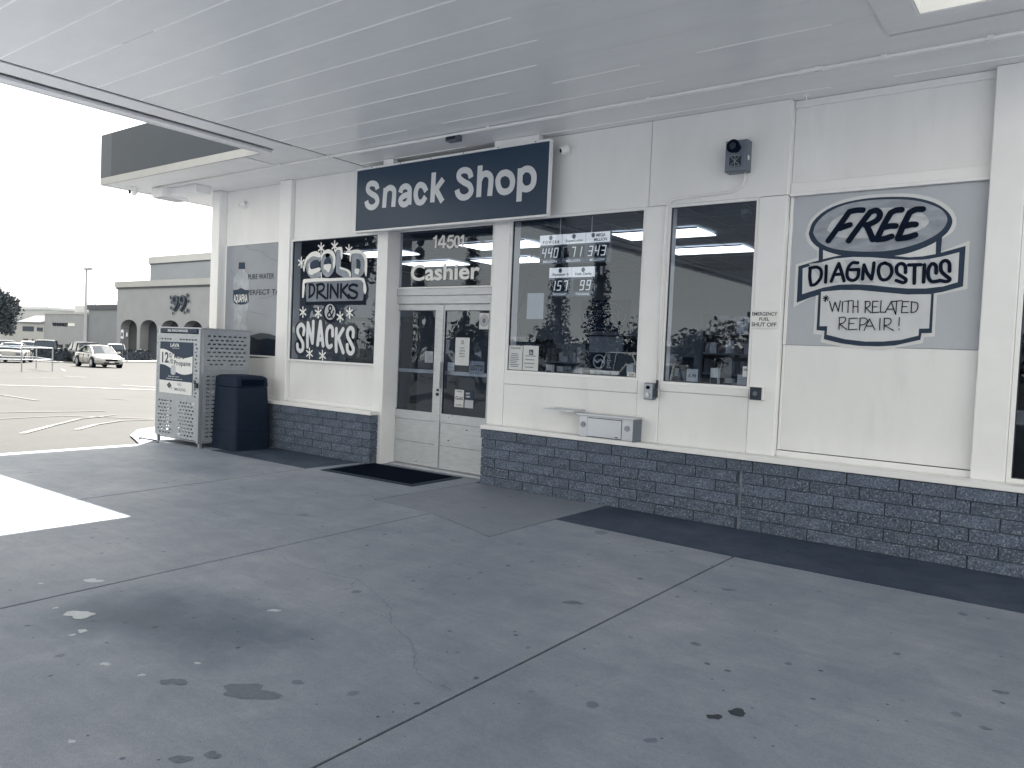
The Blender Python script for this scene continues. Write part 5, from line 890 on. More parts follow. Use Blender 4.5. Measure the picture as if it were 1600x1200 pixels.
for k in range(5): a = k * 1.257; MB().tube([(-2.98, 8.8, .09), (-2.98 + .28 * math.cos(a), 8.8 + .28 * math.sin(a), .05)], .02, 6).build('foot', M['darkmetal'], oc)
cols = [MAT('package_%d' % i, (c, c * 1.1, c * 1.28), .5, var=0.35, scale=18) for i, c in enumerate((.03, .08, .16, .28, .42))]
def shelf_unit(x0, x1, y, z1, label, n, seed, dy=.35, face=-1):
    r = random.Random(seed); o = E('shelf_unit', ((x0 + x1) / 2, y, 0), label=label, cat='shelves')
    MB().box(x0, x1, y + dy, y + dy + .03, 0.015, z1).build('back_panel', M['boxgrey'], o)
    for s in (x0, x1 - .02): MB().box(s, s + .02, y, y + dy, 0.015, z1).build('upright', M['darkmetal'], o)
    for i in range(n):
        z = .12 + i * (z1 - .12) / n; MB().box(x0 + .021, x1 - .021, y, y + dy - .001, z, z + .02).build('shelf', M['boxgrey'], o)
        mbs = [MB() for _ in cols]; x = x0 + .03
        while x < x1 - .12:
            w_ = r.uniform(.05, .12); h_ = r.uniform(.10, min(.26, (z1 - .12) / n - .05)); mbs[r.randrange(5)].box(x, x + w_ - .006, y + .01 + r.uniform(0, .05), y + .25, z + .021, z + .021 + h_); x += w_
        for mb, cc in zip(mbs, cols):
            if mb.v: tag(mb.build('packages', cc, o), kind='stuff')
    return o
shelf_unit(-8.9, -7.75, 7.75, 2.0, 'rack of chip and candy packets behind the cold drinks window', 6, 1)
shelf_unit(-7.3, -6.0, 10.6, 1.75, 'snack shelves at the back of the shop seen through the doors', 5, 2)
shelf_unit(-3.95, -3.2, 9.3, 2.15, 'tall cigarette rack seen through the left of the narrow window', 8, 3)
shelf_unit(-5.6, -4.6, 10.2, 1.6, 'shelves of goods far behind the lottery window', 5, 4)
def cooler(x0, x1, y, label, word):
    o = E('drinks_cooler', ((x0 + x1) / 2, y, 0), label=label, cat='cooler')
    MB().box(x0, x1, y, y + .6, .015, 1.85).build('cabinet', M['hole'], o, bevel=.01); MB().box(x0 + .05, x1 - .05, y - .012, y - .001, .3, 1.45).build('glass_door', MAT('cooler_glass', (.03, .045, .07), .08, var=0.3), o)
    MB().box(x0 + .03, x1 - .03, y - .012, y - .001, 1.5, 1.8).build('header', M['slate'], o); text(word, x0 + .1, x1 - .1, 1.58, 1.72, y - .014, M['letter'], o, bold=.02)
    for z in (.6, .9, 1.2): MB().box(x0 + .07, x1 - .07, y - .016, y - .013, z, z + .015).build('shelf_edge', M['grey'], o)
    return o
cooler(-9.5, -8.7, 12.4, 'dark drinks cooler against the back wall at far left', 'DRINKS')
ps_ = E('cup_dispenser', (-4.25, 7.6, 1.1), label='black soda dispenser with a round logo on the counter in the big window', cat='dispenser')
MB().box(-4.62, -4.05, 7.55, 7.88, 1.062, 1.80).build('cabinet', M['hole'], ps_, bevel=.02) ; MB().box(-4.55, -4.12, 7.535, 7.549, 1.60, 1.78).build('header', M['boxgrey'], ps_)
rgm = MB(); n = 24; rgm.add([(-4.42 + rr * math.cos(2 * math.pi * k / n), 7.547, 1.50 + rr * math.sin(2 * math.pi * k / n)) for k in range(n) for rr in (.068, .08)], [(2 * k, 2 * k + 1, (2 * k + 3) % (2 * n), (2 * k + 2) % (2 * n)) for k in range(n)]); rgm.build('logo_ring', M['grey'], ps_)
strokes([[(-4.485, 1.52), (-4.44, 1.49), (-4.40, 1.52), (-4.355, 1.49)]], .02, 7.545, 'logo_wave', M['grey'], ps_)
o = text('pepsi', 0, .16, 0, .07, 0, M['grey'], ps_, bold=.01)
o.matrix_parent_inverse = Matrix.Translation(-ps_.location); o.rotation_euler = (0, R(-90), 0); o.location = (-4.26, 7.545, 1.43)
MB().box(-4.52, -4.15, 7.53, 7.549, 1.36, 1.40).build('white_strip', M['white'], ps_)  # plain white strip across the cabinet front
rc = random.Random(9)
for i, x in enumerate((-5.0, -4.85, -4.72, -3.95, -3.85, -3.35, -3.0, -2.85)):
    h_ = rc.uniform(.08, .2); q = E('counter_item', (x, 7.45, 1.06), label='small %s on the shop window sill, %s' % (('white carton', 'grey tin', 'dark jar')[i % 3], ('left of the card notices', 'by the white cards', 'beside the arc', 'left of the soda box', 'right of the soda box', 'at the left of the narrow window', 'in the middle of the narrow window', 'near the chair')[i]), cat='carton')
    MB().box(x - .04, x + .04, 7.4, 7.46, 1.30, 1.30 + h_).build('box', M[('white', 'grey', 'boxgrey')[i % 3]], q, bevel=.004); MB().box(x - .035, x + .035, 7.398, 7.3995, 1.31, 1.30 + h_ * .5).build('label_print', M['slate'], q)
shf = MB().box(-5.45, -2.55, 7.34, 7.50, 1.27, 1.298).build('inner_sill', M['grey'], store)
# ============================================================ CARS
def make_car(name, label, cat, loc, rz, paint, kind='sedan', group='cars in the shopping centre lot'):
    c = E(name, label=label, cat=cat, group=group)
    P = {'sedan': dict(st=[(-2.40, .72, .80, .40), (-2.28, .84, .93, .26), (-1.7, .90, 1.0, .20), (-.6, .915, .97, .19), (.6, .915, .95, .19), (1.2, .90, .92, .19), (1.9, .86, .80, .20), (2.25, .76, .68, .24), (2.40, .62, .58, .32)],
                       g=[(1.15, .93, .74), (.35, 1.39, .60), (-.2, 1.44, .60), (-.95, 1.40, .59), (-1.95, 1.02, .68)], wb=1.38, r=.335, hw=.90),
         'suv': dict(st=[(-2.35, .80, 1.0, .42), (-2.25, .90, 1.08, .30), (-1.5, .93, 1.08, .25), (0, .94, 1.06, .25), (1.0, .93, 1.04, .25), (1.7, .90, .98, .25), (2.2, .82, .86, .28), (2.33, .70, .74, .36)],
                     g=[(1.1, 1.03, .80), (.5, 1.58, .68), (-.2, 1.68, .68), (-1.75, 1.64, .66), (-2.2, 1.10, .78)], wb=1.38, r=.37, hw=.93),
         'pickup': dict(st=[(-2.8, .90, 1.05, .5), (-2.7, .95, 1.10, .38), (-1.2, .96, 1.10, .32), (0, .96, 1.10, .32), (1.3, .95, 1.10, .32), (2.2, .93, 1.05, .32), (2.65, .86, .98, .35), (2.75, .78, .85, .42)],
                        g=[(1.35, 1.10, .82), (.75, 1.72, .70), (.1, 1.80, .70), (-.75, 1.78, .70), (-.95, 1.12, .82)], wb=1.75, r=.40, hw=.95)}[kind]
    def ring(x, hw, zt, zb):
        zm = zb + (zt - zb) * .55
        return [(x, -hw * .86, zb), (x, -hw * .98, zb + .08), (x, -hw, zm), (x, -hw * .97, zt - .08), (x, -hw * .86, zt), (x, 0, zt + .02), (x, hw * .86, zt), (x, hw * .97, zt - .08), (x, hw, zm), (x, hw * .98, zb + .08), (x, hw * .86, zb)]
    pr = M[paint]
    MB().loft([ring(*s) for s in P['st']]).build('body', pr, c, smooth=True, sub=1)
    g = P['g']; gl = MB()
    lo = [(g[0][0], g[0][1]), (g[-1][0], g[-1][1])]
    def gr(x, z, hw): zb = g[0][1] + (g[-1][1] - g[0][1]) * (g[0][0] - x) / (g[0][0] - g[-1][0]) - .03; return [(x, -g[0][2] * 1.0, zb), (x, -hw, z), (x, 0, z + .015), (x, hw, z), (x, g[0][2] * 1.0, zb)]
    gl.loft([gr(*q) for q in g]).build('windows', M['carglass'], c)
    rf = MB(); rp = g[1:4]
    rf.loft([[(x, -hw - .012, z - .035), (x, -hw * .9, z + .02), (x, 0, z + .045), (x, hw * .9, z + .02), (x, hw + .012, z - .035)] for x, z, hw in rp]).build('roof', pr, c, smooth=False)
    for s in (-1, 1):
        zb0 = g[0][1]; xm = -.15
        ends = [((g[0][0], s * g[0][2], zb0), (g[1][0], s * (g[1][2] + .01), g[1][1]), .035), ((g[-1][0], s * g[-1][2], g[-1][1]), (g[3][0], s * (g[3][2] + .01), g[3][1]), .05), ((xm, s * (g[0][2] + .01), g[0][1]), (xm, s * (g[2][2] + .012), g[2][1] - .03), .03)]
        if kind == 'suv': ends.append(((-1.3, s * (g[0][2] + .01), g[0][1]), (-1.35, s * (g[2][2] + .012), g[2][1] - .05), .045))
        for p, q, r0 in ends: MB().tube([p, q], r0, 6).build('pillar', pr, c)
    wbx, r_, hw = P['wb'], P['r'], P['hw']
    for sx in (-1, 1):
        for s in (-1, 1):
            MB().tube([(sx * wbx, s * (hw - .14), r_ + .02), (sx * wbx, s * (hw + .012), r_ + .02)], r_ * 1.16, 20).build('wheel_arch', M['hole'], c)
            w_ = MB().tube([(sx * wbx, s * (hw - .2), r_), (sx * wbx, s * (hw + .03), r_)], r_, 20).build('wheel', M['tyre'], c)
            MB().tube([(sx * wbx, s * (hw + .031), r_), (sx * wbx, s * (hw + .04), r_)], r_ * .62, 12).build('rim', M['rim'], w_)
    fx_ = P['st'][-1][0]; zf = P['st'][-2][2]
    for s in (-1, 1):
        MB().add([(fx_ - .03, s * .50, zf - .16), (fx_ - .04, s * .50, zf - .02), (fx_ - .40, s * (hw - .06), zf + .02), (fx_ - .36, s * (hw - .05), zf - .12), (fx_ + .02, s * .50, zf - .16), (fx_ + .0, s * .50, zf - .03), (fx_ - .30, s * (hw + .0), zf + .02), (fx_ - .26, s * (hw - .0), zf - .12)],
                 [(0, 1, 2, 3), (7, 6, 5, 4), (0, 4, 5, 1), (1, 5, 6, 2), (2, 6, 7, 3), (3, 7, 4, 0)]).build('headlight', M['lens'], c)
        MB().box(P['st'][0][0] - .01, P['st'][0][0] + .2, s * .60 - .14, s * .60 + .14, P['st'][0][2] - .22, P['st'][0][2] - .06).build('tail_light', M['boxgrey'], c)
        MB().box(g[0][0] - .35, g[0][0] - .15, min(s * (hw - .02), s * (hw + .14)), max(s * (hw - .02), s * (hw + .14)), g[0][1] + .0, g[0][1] + .13).build('wing_mirror', pr, c, bevel=.02)
        for hx in (.35, -.75): MB().box(hx - .1, hx + .1, min(s * hw, s * (hw + .03)), max(s * hw, s * (hw + .03)), g[0][1] - .14, g[0][1] - .11).build('door_handle', pr, c)
        for hx in (.75, -.2, -1.1): MB().box(hx - .006, hx + .006, min(s * (hw - .02), s * (hw + .0165)), max(s * (hw - .02), s * (hw + .0165)), .35, g[0][1] - .06).build('door_gap', M['hole'], c)
    MB().box(fx_ - .05, fx_ + .035, -.36, .36, zf - .2, zf - .09).build('grille', M['hole'], c, bevel=.01)
    MB().box(fx_ - .08, fx_ + .03, -.45, .45, P['st'][-1][3] + .0, P['st'][-1][3] + .07).build('air_intake', M['hole'], c, bevel=.01)
    MB().box(fx_ + .03, fx_ + .05, -.15, .15, zf - .31, zf - .22).build('number_plate', M['white'], c)
    c.location = loc; c.rotation_euler = (0, 0, rz); return c
def at(x, y): return (x, y, gz(x) + 0.005)
make_car('parked_car', 'white sedan driving across the lot with its front to the right', 'car', at(-53.2, 24.85), R(-7), 'carwhite')
make_car('parked_car', 'black SUV parked behind the white sedan beside the lamp post', 'car', at(-65.4, 29.2), R(172), 'carblack', 'suv')
make_car('parked_car', 'silver SUV behind the hedge in front of the arches', 'car', at(-77.0, 37.6), R(-25), 'carsilver', 'suv')
make_car('parked_car', 'dark pickup truck parked behind the left hedge', 'truck', at(-74.5, 30.2), R(-30), 'cardark', 'pickup')
make_car('parked_car', 'white car parked at the left edge behind the cart corral', 'car', at(-64.0, 23.8), R(150), 'carwhite', 'sedan')
make_car('parked_car', 'white van like SUV parked between the dark cars at left', 'car', at(-90.0, 34.8), R(-20), 'carwhite', 'suv')
make_car('parked_car', 'dark SUV with a pale roof at the far left edge', 'car', at(-86.0, 31.2), R(-10), 'cardark', 'suv')
# reflected in the shop windows, behind the camera
make_car('parked_car', 'white sedan standing at the forecourt edge behind the camera', 'car', (-8.9, -3.6, 0.0), R(80), 'carwhite', 'sedan', 'cars behind the camera')
make_car('parked_car', 'white pickup in the street lot behind the camera', 'truck', at(-14.5, -13.0), R(20), 'carwhite', 'pickup', 'cars behind the camera')
make_car('parked_car', 'black sedan in the street lot behind the camera', 'car', at(-26, -20), R(170), 'carblack', 'sedan', 'cars behind the camera')
# ============================================================ LOT FURNITURE
lp = E('lamp_post', at(-68.9, 31.0), label='tall pale parking lot lamp post with a single flat head', cat='lamp post')
bx_, by_, bz_ = lp.location
MB().tube([(bx_, by_, bz_), (bx_, by_, bz_ + .8)], .28, 14).build('base', M['stucco3'], lp)
MB().tube([(bx_, by_, bz_ + .8), (bx_, by_, bz_ + 7.9)], .12, 10, r1=.08).build('pole', M['grey'], lp)
MB().box(bx_ - .15, bx_ + .75, by_ - .2, by_ + .2, bz_ + 7.85, bz_ + 8.05).build('lamp_head', M['grey'], lp, bevel=.03)
def sign_post(x, y, sym, label):
    o = E('sign_post', at(x, y), label=label, cat='sign'); z = o.location.z
    MB().tube([(x, y, z), (x, y, z + 2.9)], .035, 8).build('post', M['boxgrey'], o)
    a = MB().box(x - .04, x - .02, y - .3, y + .3, 0, 1)  # local plate rotated toward the lot
    pln = MB(); d = Vector((-.42, -.9)); 
    MB().box(x - .25, x + .25, y - .06, y - .04, z + 2.15, z + 2.95).build('plate', M[sym], o, bevel=.01)
    MB().box(x - .15, x + .15, y - .064, y - .061, z + 2.35, z + 2.7).build('symbol', M['slate' if sym == 'letter' else 'grey'], o)
    return o
sign_post(-70.3, 34.9, 'letter', 'pale parking sign on a thin post, left one of the pair by the arches'); sign_post(-70.0, 35.2, 'fascia', 'slate blue parking sign with a symbol, right one of the pair')
hy = E('fire_hydrant', at(-78.5, 41.3), label='small pale fire hydrant standing left of the bollards by the arches', cat='hydrant'); z = hy.location.z
MB().tube([(-78.5, 41.3, z), (-78.5, 41.3, z + .9)], .17, 12).build('barrel', M['stucco3'], hy); MB().tube([(-78.5, 41.3, z + .9), (-78.5, 41.3, z + 1.0), (-78.5, 41.3, z + 1.15)], .2, 12, r1=.06).build('bonnet', M['stucco3'], hy); MB().tube([(-78.85, 41.3, z + .65), (-78.15, 41.3, z + .65)], .09, 10).build('outlet', M['stucco3'], hy)
b0 = None
for (x, y, wl_) in ((-80.8, 42.1, 'left of the hydrant'), (-79.4, 42.6, 'first to the right of the hydrant'), (-78.4, 42.9, 'second to the right of the hydrant'), (-77.3, 43.0, 'nearest the propane cage in view')):
    if b0 is None:
        b0 = E('bollard', at(x, y), cat='bollard', group='bollards in front of the arches'); z = b0.location.z
        MB().tube([(x, y, z), (x, y, z + 1.2)], .13, 12).build('post', M['stucco3'], b0); MB().tube([(x, y, z + 1.2), (x, y, z + 1.27)], .11, 12, r1=.03).build('cap', M['stucco3'], b0); c = b0
    else: c = copy_tree(b0); c.location = at(x, y)
    c['label'] = 'pale round bollard ' + wl_
def hedge(a, b, wd, h, label):
    r = random.Random(int(a[0])); o = E('hedge', at(*a), label=label, cat='hedge'); a = Vector(a); b = Vector(b); d = (b - a).normalized(); n_ = Vector((-d.y, d.x)); L = (b - a).length; mb = MB()
    z0 = gz(a.x)
    core = MB(); P = [a + n_ * wd * .4, a - n_ * wd * .4, b - n_ * wd * .4, b + n_ * wd * .4]; core.prism([(p.x, p.y) for p in P], z0 + .1, z0 + h * .93).build('branches', M['hedge'], o)
    for i in range(int(L * 260)):
        t = r.random() * L; u = r.uniform(-.5, .5) * wd; z = r.uniform(.08, h)
        if abs(u) < wd * .33 and z < h * .85: z = r.uniform(h * .85, h + .06)
        c_ = a + d * t + n_ * u; s = r.uniform(.05, .12); e1 = Vector((r.uniform(-1, 1), r.uniform(-1, 1), r.uniform(-1, 1))).normalized() * s; e2 = e1.orthogonal().normalized() * s; c3_ = Vector((c_.x, c_.y, z0 + z)); mb.add([c3_ - e1, c3_ + e2, c3_ + e1, c3_ - e2], [(0, 1, 2, 3)])
    tag(mb.build('leaves', M['hedge'], o), kind='stuff'); return o
hedge((-70.0, 27.0), (-66.2, 28.9), 1.2, 1.0, 'low clipped dark hedge at left behind the cart corral'); hedge((-71.5, 34.6), (-73.6, 39.0), 1.2, 1.05, 'low clipped dark hedge in front of the arches')
kb = MB()
for (a, b) in (((-71.0, 26.0), (-64.6, 29.4)), ((-70.6, 33.5), (-73.2, 40.5))):
    a = Vector(a); b = Vector(b); d = (b - a).normalized(); n_ = Vector((-d.y, d.x)) * 1.3; kb.prism([(p.x, p.y) for p in (a + n_, a - n_, b - n_, b + n_)], gz(-70) - .1, gz(-70) + .13)
tag(kb.build('planter_kerb', M['stucco3']), kind='structure')
# cart corral with carts
cc = E('cart_corral', at(-43.5, 17), label='galvanised tube cart corral with two rails at the left edge of the lot', cat='cart corral')
C0 = [(-45.6, 14.2), (-43.2, 15.2), (-41.6, 16.6), (-48.2, 20.4), (-50.6, 18.2)]
PT = [(-42.9, 14.2), (-42.7, 16.2), (-43.6, 18.0), (-48.1, 15.9)]
rail = MB(); z = gz(-44)
for (x, y) in PT + [(-47.6, 18.8)]:
    MB().tube([(x, y, z - .02), (x, y, z + 1.25)], .035, 8).build('post', M['galv'], cc)
for zz in (1.22, .62): 
    rail.tube([(PT[0][0], PT[0][1], z + zz), (PT[1][0], PT[1][1], z + zz), (PT[2][0], PT[2][1], z + zz)], .03, 8); rail.tube([(PT[2][0], PT[2][1], z + zz), (-47.6, 18.8, z + zz), (PT[3][0], PT[3][1], z + zz)], .03, 8)
rail.build('rail', M['galv'], cc)
MB().add([(-43.4, 13.6, z + .9), (-43.3, 15.5, z + .75), (-43.9, 15.3, z + 1.15), (-44.0, 13.5, z + 1.6), (-43.36, 13.6, z + .94), (-43.26, 15.5, z + .79), (-43.86, 15.3, z + 1.19), (-43.96, 13.5, z + 1.64)], [(0, 3, 2, 1), (4, 5, 6, 7), (0, 1, 5, 4), (1, 2, 6, 5), (2, 3, 7, 6), (3, 0, 4, 7)]).build('sign_panel', M['fascia'], cc)
ca0 = None
for i in range(5):
    x, y = -44.9 + i * .10, 14.7 + i * .55
    if ca0 is None:
        ca0 = E('shopping_cart', (x, y, z), cat='shopping cart', group='shopping carts nested in the corral')
        bk = MB(); B0 = [(x - .25, y - .22, z + .55), (x + .35, y - .22, z + .55), (x + .35, y + .22, z + .55), (x - .25, y + .22, z + .55)]; B1 = [(x - .4, y - .28, z + .98), (x + .45, y - .25, z + .9), (x + .45, y + .25, z + .9), (x - .4, y + .28, z + .98)]
        for Q in (B0, B1): bk.tube(Q + Q[:1], .012, 5)
        for k in range(4):
            for t in (0, .25, .5, .75):
                a = Vector(B0[k]).lerp(Vector(B0[(k + 1) % 4]), t); b = Vector(B1[k]).lerp(Vector(B1[(k + 1) % 4]), t); bk.tube([a, b], .006, 4)
        bk.build('basket', M['galv'], ca0)
        fr = MB(); fr.tube([(x - .45, y - .28, z + 1.02), (x - .45, y + .28, z + 1.02)], .02, 6)
        for s in (-1, 1): fr.tube([(x - .45, y + s * .27, z + 1.02), (x - .3, y + s * .25, z + .5), (x - .35, y + s * .25, z + .12), (x + .4, y + s * .2, z + .12)], .014, 5)
        fr.build('frame', M['galv'], ca0)
        for sx in (-.33, .38):
            for s in (-1, 1): MB().tube([(x + sx, y + s * .23 - .015, z + .07), (x + sx, y + s * .23 + .015, z + .07)], .065, 10).build('wheel', M['tyre'], ca0)
        c = ca0
    else: c = copy_tree(ca0); c.location = (x, y, z)
    c['label'] = 'wire shopping cart in the corral, ' + ('leftmost of the nested row', 'second from the left in the row', 'in the middle of the row', 'second from the right in the row', 'rightmost of the nested row')[i]
# ============================================================ SHOPPING CENTRE
sc2 = E('discount_store', at(-82, 45), label='large pale stucco store with arched openings and a 99 emblem on its front', cat='building')
G = gz(-82) - .3
def arch_wall(x0, x1, y, z0, z1, arches, th, nm, mat, parent):
    mb = MB(); N = 10; x = x0
    zs = arches[0][3]; zt_ = arches[0][2]
    for (a, b, zt_, zs) in arches:
        mb.box(x, a, y, y + th, z0, z1); w2 = (b - a) / 2
        pts = [(a + w2 - w2 * math.cos(math.pi * k / N), zs + (zt_ - zs) * math.sin(math.pi * k / N) ** .8) for k in range(N + 1)]
        for k in range(N):
            (xa, za), (xb, zb) = pts[k], pts[k + 1]
            mb.add([(xa, y, za), (xb, y, zb), (xb, y + th, zb), (xa, y + th, za), (xa, y, z1), (xb, y, z1), (xb, y + th, z1), (xa, y + th, z1)], [(0, 3, 2, 1), (4, 5, 6, 7), (0, 1, 5, 4), (2, 3, 7, 6)])
        x = b
    mb.box(x, x1, y, y + th, z0, z1); return mb.build(nm, M[mat], parent)
arch_wall(-92.1, -64, 45, G, 7.1, [(-91.2, -87.4, 3.55, 2.4), (-86.7, -83.0, 3.55, 2.4), (-82.2, -78.5, 3.55, 2.4), (-77.7, -74.0, 3.55, 2.4), (-73.2, -69.5, 3.55, 2.4)], 1.0, 'front_wall', 'stucco', sc2)
MB().box(-92.2, -64, 44.85, 46, 7.101, 7.28).build('stripe', M['fascia'], sc2); MB().box(-92.3, -64, 44.75, 46, 7.281, 7.95).build('parapet', M['stucco3'], sc2)
MB().box(-92.0, -64, 48.5, 49, G, 7.0).build('inner_wall', M['arcade'], sc2); MB().box(-92.1, -64, 46.0, 60, 7.0, 7.25).build('roof', M['stucco2'], sc2); MB().box(-92.1, -91.7, 46.0, 60, G, 7.0).build('side_wall', M['stucco'], sc2)
for (a, b) in ((-82.5, -78.2), (-77.9, -73.6)):
    MB().box(a, b, 48.38, 48.49, G, 3.0).build('shop_front', M['hole'], sc2)
MB().box(-91.6, -64, 45.6, 48.4, 4.2, 4.3).build('arcade_ceiling', M['stucco2'], sc2)
MB().box(-94.2, -64, 50, 60, 7.0, 10.6).build('upper_block', M['stucco2'], sc2); MB().box(-94.3, -64, 49.9, 60, 10.601, 10.75).build('stripe', M['fascia'], sc2); MB().box(-94.4, -64, 49.8, 60, 10.751, 11.55).build('parapet', M['stucco3'], sc2)
em = E('emblem_sign', (-78.3, 44.9, 5.3), label='grey and dark 99 emblem with stars on the big store wall', cat='sign')
text('99', -79.6, -77.0, 4.45, 6.15, 44.9, M['slate'], em, bold=.05, name='digits', ext=.04, shear=.1); text('99', -79.75, -77.15, 4.55, 6.25, 44.8, M['fascia'], em, bold=.0, name='digits', ext=.03, shear=.1)
re_ = random.Random(5)
for (x, z, s) in ((-80.1, 6.0, .35), (-79.9, 5.5, .3), (-80.0, 4.9, .3), (-76.8, 6.2, .35), (-76.6, 5.6, .3), (-76.7, 4.6, .35), (-77.3, 4.4, .25), (-79.6, 4.3, .25)):
    MB().add([(x + (s if k % 2 == 0 else s * .45) * math.cos(k * math.pi / 5), 44.85, z + (s if k % 2 == 0 else s * .45) * math.sin(k * math.pi / 5)) for k in range(10)], [tuple(range(10))]).build('star', M['slate'], em)
ms = E('shop_row', at(-96, 45.5), label='low grey shop unit with recessed openings left of the arched store', cat='building')
def openwall(x0, x1, y, z0, z1, ops, th, nm, mat, parent):
    mb = MB(); x = x0
    for (a, b, zt_) in ops: mb.box(x, a, y, y + th, z0, z1); mb.box(a, b, y, y + th, zt_, z1); x = b
    mb.box(x, x1, y, y + th, z0, z1); return mb.build(nm, M[mat], parent)
G2 = gz(-100) - .4
openwall(-100.1, -92.15, 45.4, G2, 4.7, [(-99.3, -96.3, .35), (-95.3, -92.6, .38)], .8, 'front_wall', 'stucco2', ms); MB().box(-100.2, -92.2, 45.2, 46, 4.701, 5.3).build('parapet', M['fascia'], ms)
MB().box(-100.1, -92.2, 47.8, 48, G2, 4.6).build('inner_wall', M['arcade'], ms); MB().box(-100.1, -92.2, 46.1, 58, 4.61, 4.8).build('roof', M['stucco2'], ms); MB().box(-98.0, -96.8, 47.6, 47.79, G2, .3).build('shop_window', M['hole'], ms); MB().box(-95.0, -93.2, 47.6, 47.79, G2, .1).build('shop_window', M['carglass'], ms)
rm = E('shop_row', at(-106, 45.5), label='long low pale shop unit with small dark lettering', cat='building')
openwall(-111.6, -100.2, 45, G2 - .2, 4.1, [(-110.5, -108.6, .13), (-108.2, -106.1, .18), (-105.4, -102.9, .25), (-102.0, -100.6, .3)], .8, 'front_wall', 'stucco', rm); MB().box(-111.7, -100.2, 44.9, 45.9, 4.101, 4.35).build('parapet', M['stucco3'], rm)
MB().box(-108.0, -100.25, 47.2, 58, 4.3, 5.35).build('upper_parapet', M['stucco3'], rm); MB().box(-111.6, -100.2, 47, 47.2, G2 - .2, 4.2).build('inner_wall', M['arcade'], rm); MB().box(-111.6, -100.2, 45.9, 58, 4.11, 4.29).build('roof', M['stucco2'], rm)
text('WINEMARKET', -109.2, -104.7, 2.55, 3.0, 44.98, M['navy'], rm, bold=.05, ext=.02); MB().box(-104.6, -102.7, 44.93, 44.99, 2.6, 2.98).build('sign_box', M['white'], rm)
lm = E('shop_row', at(-116, 45.5), label='small pale shop with a low tiled pent roof beside the tree', cat='building')
openwall(-119.3, -111.7, 45, G2 - .4, 2.9, [(-118.4, -114.9, .7), (-113.9, -112.0, .7)], .7, 'front_wall', 'stucco3', lm); MB().add([(-119.6, 44.6, 2.901), (-111.7, 44.6, 2.901), (-111.7, 47, 3.9), (-119.6, 47, 3.9), (-119.6, 44.6, 3.0), (-111.7, 44.6, 3.0), (-111.7, 47, 4.0), (-119.6, 47, 4.0)], [(0, 3, 2, 1), (4, 5, 6, 7), (0, 1, 5, 4), (1, 2, 6, 5), (2, 3, 7, 6), (3, 0, 4, 7)]).build('pent_roof', M['rooftile'], lm)
MB().box(-118.4, -114.9, 44.94, 44.99, 1.75, 2.4).build('sign_band', M['slate'], lm); MB().box(-113.8, -112.1, 44.94, 44.99, 1.8, 2.3).build('sign_band', M['slate'], lm)
MB().box(-119.3, -111.7, 46.5, 46.7, G2 - .4, 2.9).build('inner_wall', M['arcade'], lm); MB().box(-119.3, -111.7, 45.71, 58, 2.6, 2.89).build('roof', M['stucco2'], lm)
def hip(x0, x1, y0, y1, ze, zr, zb, label, nm='hip_roof_building'):
    o = E(nm, at((x0 + x1) / 2, y0), label=label, cat='building'); xm = (x0 + x1) / 2; ym = (y0 + y1) / 2; q = (x1 - x0) * .18
    MB().box(x0 + .6, x1 - .6, y0 + .6, y1 - .6, zb, ze).build('wall', M['stucco3'], o)
    MB().add([(x0, y0, ze), (x1, y0, ze), (x1, y1, ze), (x0, y1, ze), (xm - q, ym, zr), (xm + q, ym, zr)], [(0, 3, 2, 1), (0, 1, 5, 4), (1, 2, 5), (2, 3, 4, 5), (3, 0, 4)]).build('roof', M['rooftile'], o)
    MB().box(x0 - .1, x1 + .1, y0 - .1, y1 + .1, ze - .35, ze - .001).build('fascia', M['stucco3'], o); return o
hip(-170, -132.8, 54, 66, 5.7, 8.6, -2, 'pale building with a hipped tile roof behind the low shops, left one'); hip(-122.5, -104, 56, 68, 6.0, 8.4, -2, 'pale hipped tile roof rising behind the grey shop unit')
MB_far = E('long_low_building', at(-150, 48), label='long pale wall of shops partly hidden behind the tree at far left', cat='building'); MB().box(-190, -119.7, 47, 60, -3, 3.0).build('wall', M['stucco3'], MB_far); MB().box(-190, -119.7, 46.8, 60, 3.001, 3.5).build('parapet', M['stucco2'], MB_far)
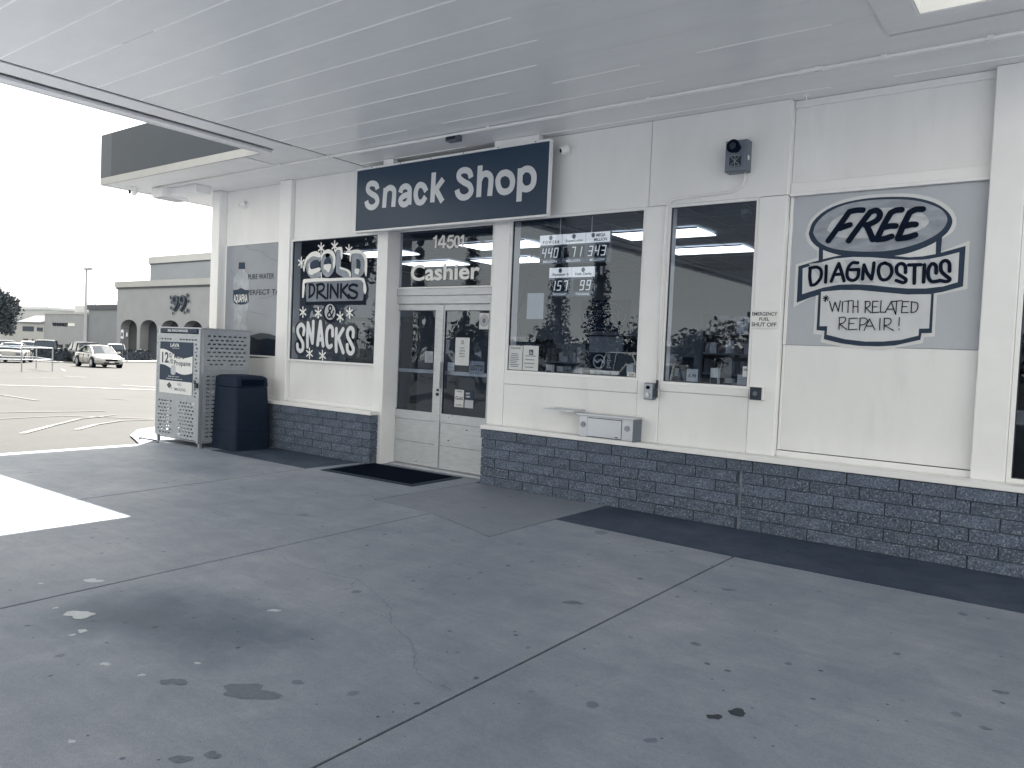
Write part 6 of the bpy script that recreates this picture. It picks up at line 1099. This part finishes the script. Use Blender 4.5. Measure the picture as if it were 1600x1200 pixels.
# ============================================================ TREES
def tree(x, y, h, rad, label, name='tree', nl=3500, leaf='leaf', shape='round', ls=.22, trunk_h=.3, group=None, seed=1):
    r = random.Random(seed); z = gz(x); o = E(name, (x, y, z), label=label, cat='tree', group=group)
    tk = MB(); tk.tube([(x, y, z - .1), (x + .1, y, z + h * trunk_h), (x, y + .1, z + h * .75)], h * .03, 8, r1=h * .008)
    cl = []
    if shape == 'round':
        for i in range(14):
            a = r.uniform(0, 6.28); rr = rad * r.uniform(.15, .8); zz = z + h * r.uniform(trunk_h + .12, .88); f = 1 - .5 * abs((zz - z) / h - .6)
            c = Vector((x + rr * math.cos(a) * f, y + rr * math.sin(a) * f, zz)); cl.append((c, rad * r.uniform(.3, .5)))
            tk.tube([(x, y, z + h * r.uniform(trunk_h * .8, .5)), tuple((Vector((x, y, z + h * .5)) + c) / 2), tuple(c)], h * .012, 5, r1=h * .003)
    else:
        for i in range(12): t = i / 11; cl.append((Vector((x + r.uniform(-.08, .08), y + r.uniform(-.08, .08), z + h * (.08 + .88 * t))), rad * (1 - t * .85) * r.uniform(.85, 1.1)))
    tk.build('trunk', M['bark'], o)
    mb = MB()
    for i in range(nl):
        c, rr = r.choice(cl); d = Vector((r.gauss(0, 1), r.gauss(0, 1), r.gauss(0, 1))).normalized() * rr * (r.random() ** .45)
        if shape != 'round': d.z *= 1.6
        p = c + d; s = ls * r.uniform(.5, 1.1); e1 = Vector((r.uniform(-1, 1), r.uniform(-1, 1), r.uniform(-1, 1))).normalized() * s; e2 = e1.orthogonal().normalized() * s * .6
        mb.add([p - e1, p + e2, p + e1, p - e2], [(0, 1, 2, 3)])
    tag(mb.build('crown', M[leaf], o), kind='stuff'); return o
tree(-66.3, 23.0, 5.9, 2.1, 'dark leafy tree at the left edge of the picture in front of the shops', nl=4200, ls=.16, seed=4)
tree(-150, 70, 9, 4, 'distant tree behind the low shops at left', nl=1500, ls=.4, seed=8)
for i, (x, y, h, rad) in enumerate(((-18.5, -17, 8.6, .9), (-21.5, -18, 9.4, 1.0), (-24.5, -17.2, 9.0, .95), (-28.0, -18.5, 9.8, 1.05), (-31.5, -18, 9.2, 1.0), (-36.0, -20, 9.9, 1.1), (-40.5, -20, 9.3, 1.0))):
    tree(x, y, h, rad, 'slender dark cypress in the row across the lot behind the camera, %s in line' % ('first', 'second', 'third', 'fourth', 'fifth', 'sixth', 'seventh')[i], 'cypress_tree', nl=4500, shape='col', ls=.10, leaf='leaf2', group='cypress row behind the camera', seed=20 + i)
for i, (x, y, h, rad) in enumerate(((-12, -60, 7, 4), (-19, -64, 6, 3.8), (-26, -60, 8, 4.5), (-34, -66, 6.5, 4), (-42, -62, 7.5, 4.5), (-52, -64, 7, 4.2), (-4, -62, 6.5, 4), (-62, -60, 8, 5), (-75, -58, 7, 4.5), (4, -60, 7, 4))):
    tree(x, y, h * .78, rad, 'round street tree in the row across the street behind the camera, %s from the corner' % ('first', 'second', 'third', 'fourth', 'fifth', 'sixth', 'seventh', 'eighth', 'ninth', 'tenth')[i], 'street_tree', nl=1100, ls=.4, leaf='leaf2', group='street trees behind the camera', seed=50 + i)
tree(-21.5, -2.2, 7.5, 3.2, 'broad leafy tree beside the forecourt behind the camera', nl=3000, ls=.2, seed=77)
fb = E('street_building', at(-45, -75), label='low pale building with a white fascia across the street behind the camera', cat='building')
MB().box(-80, -20, -90, -72, -1.5, 3.2).build('wall', M['stucco2'], fb); MB().box(-80.5, -19.5, -90.5, -71.5, 3.201, 3.9).build('fascia', M['white'], fb)
for k in range(9): MB().box(-77 + k * 6.3, -73 + k * 6.3, -71.99, -71.9, -.5, 2.2).build('window', M['carglass'], fb)
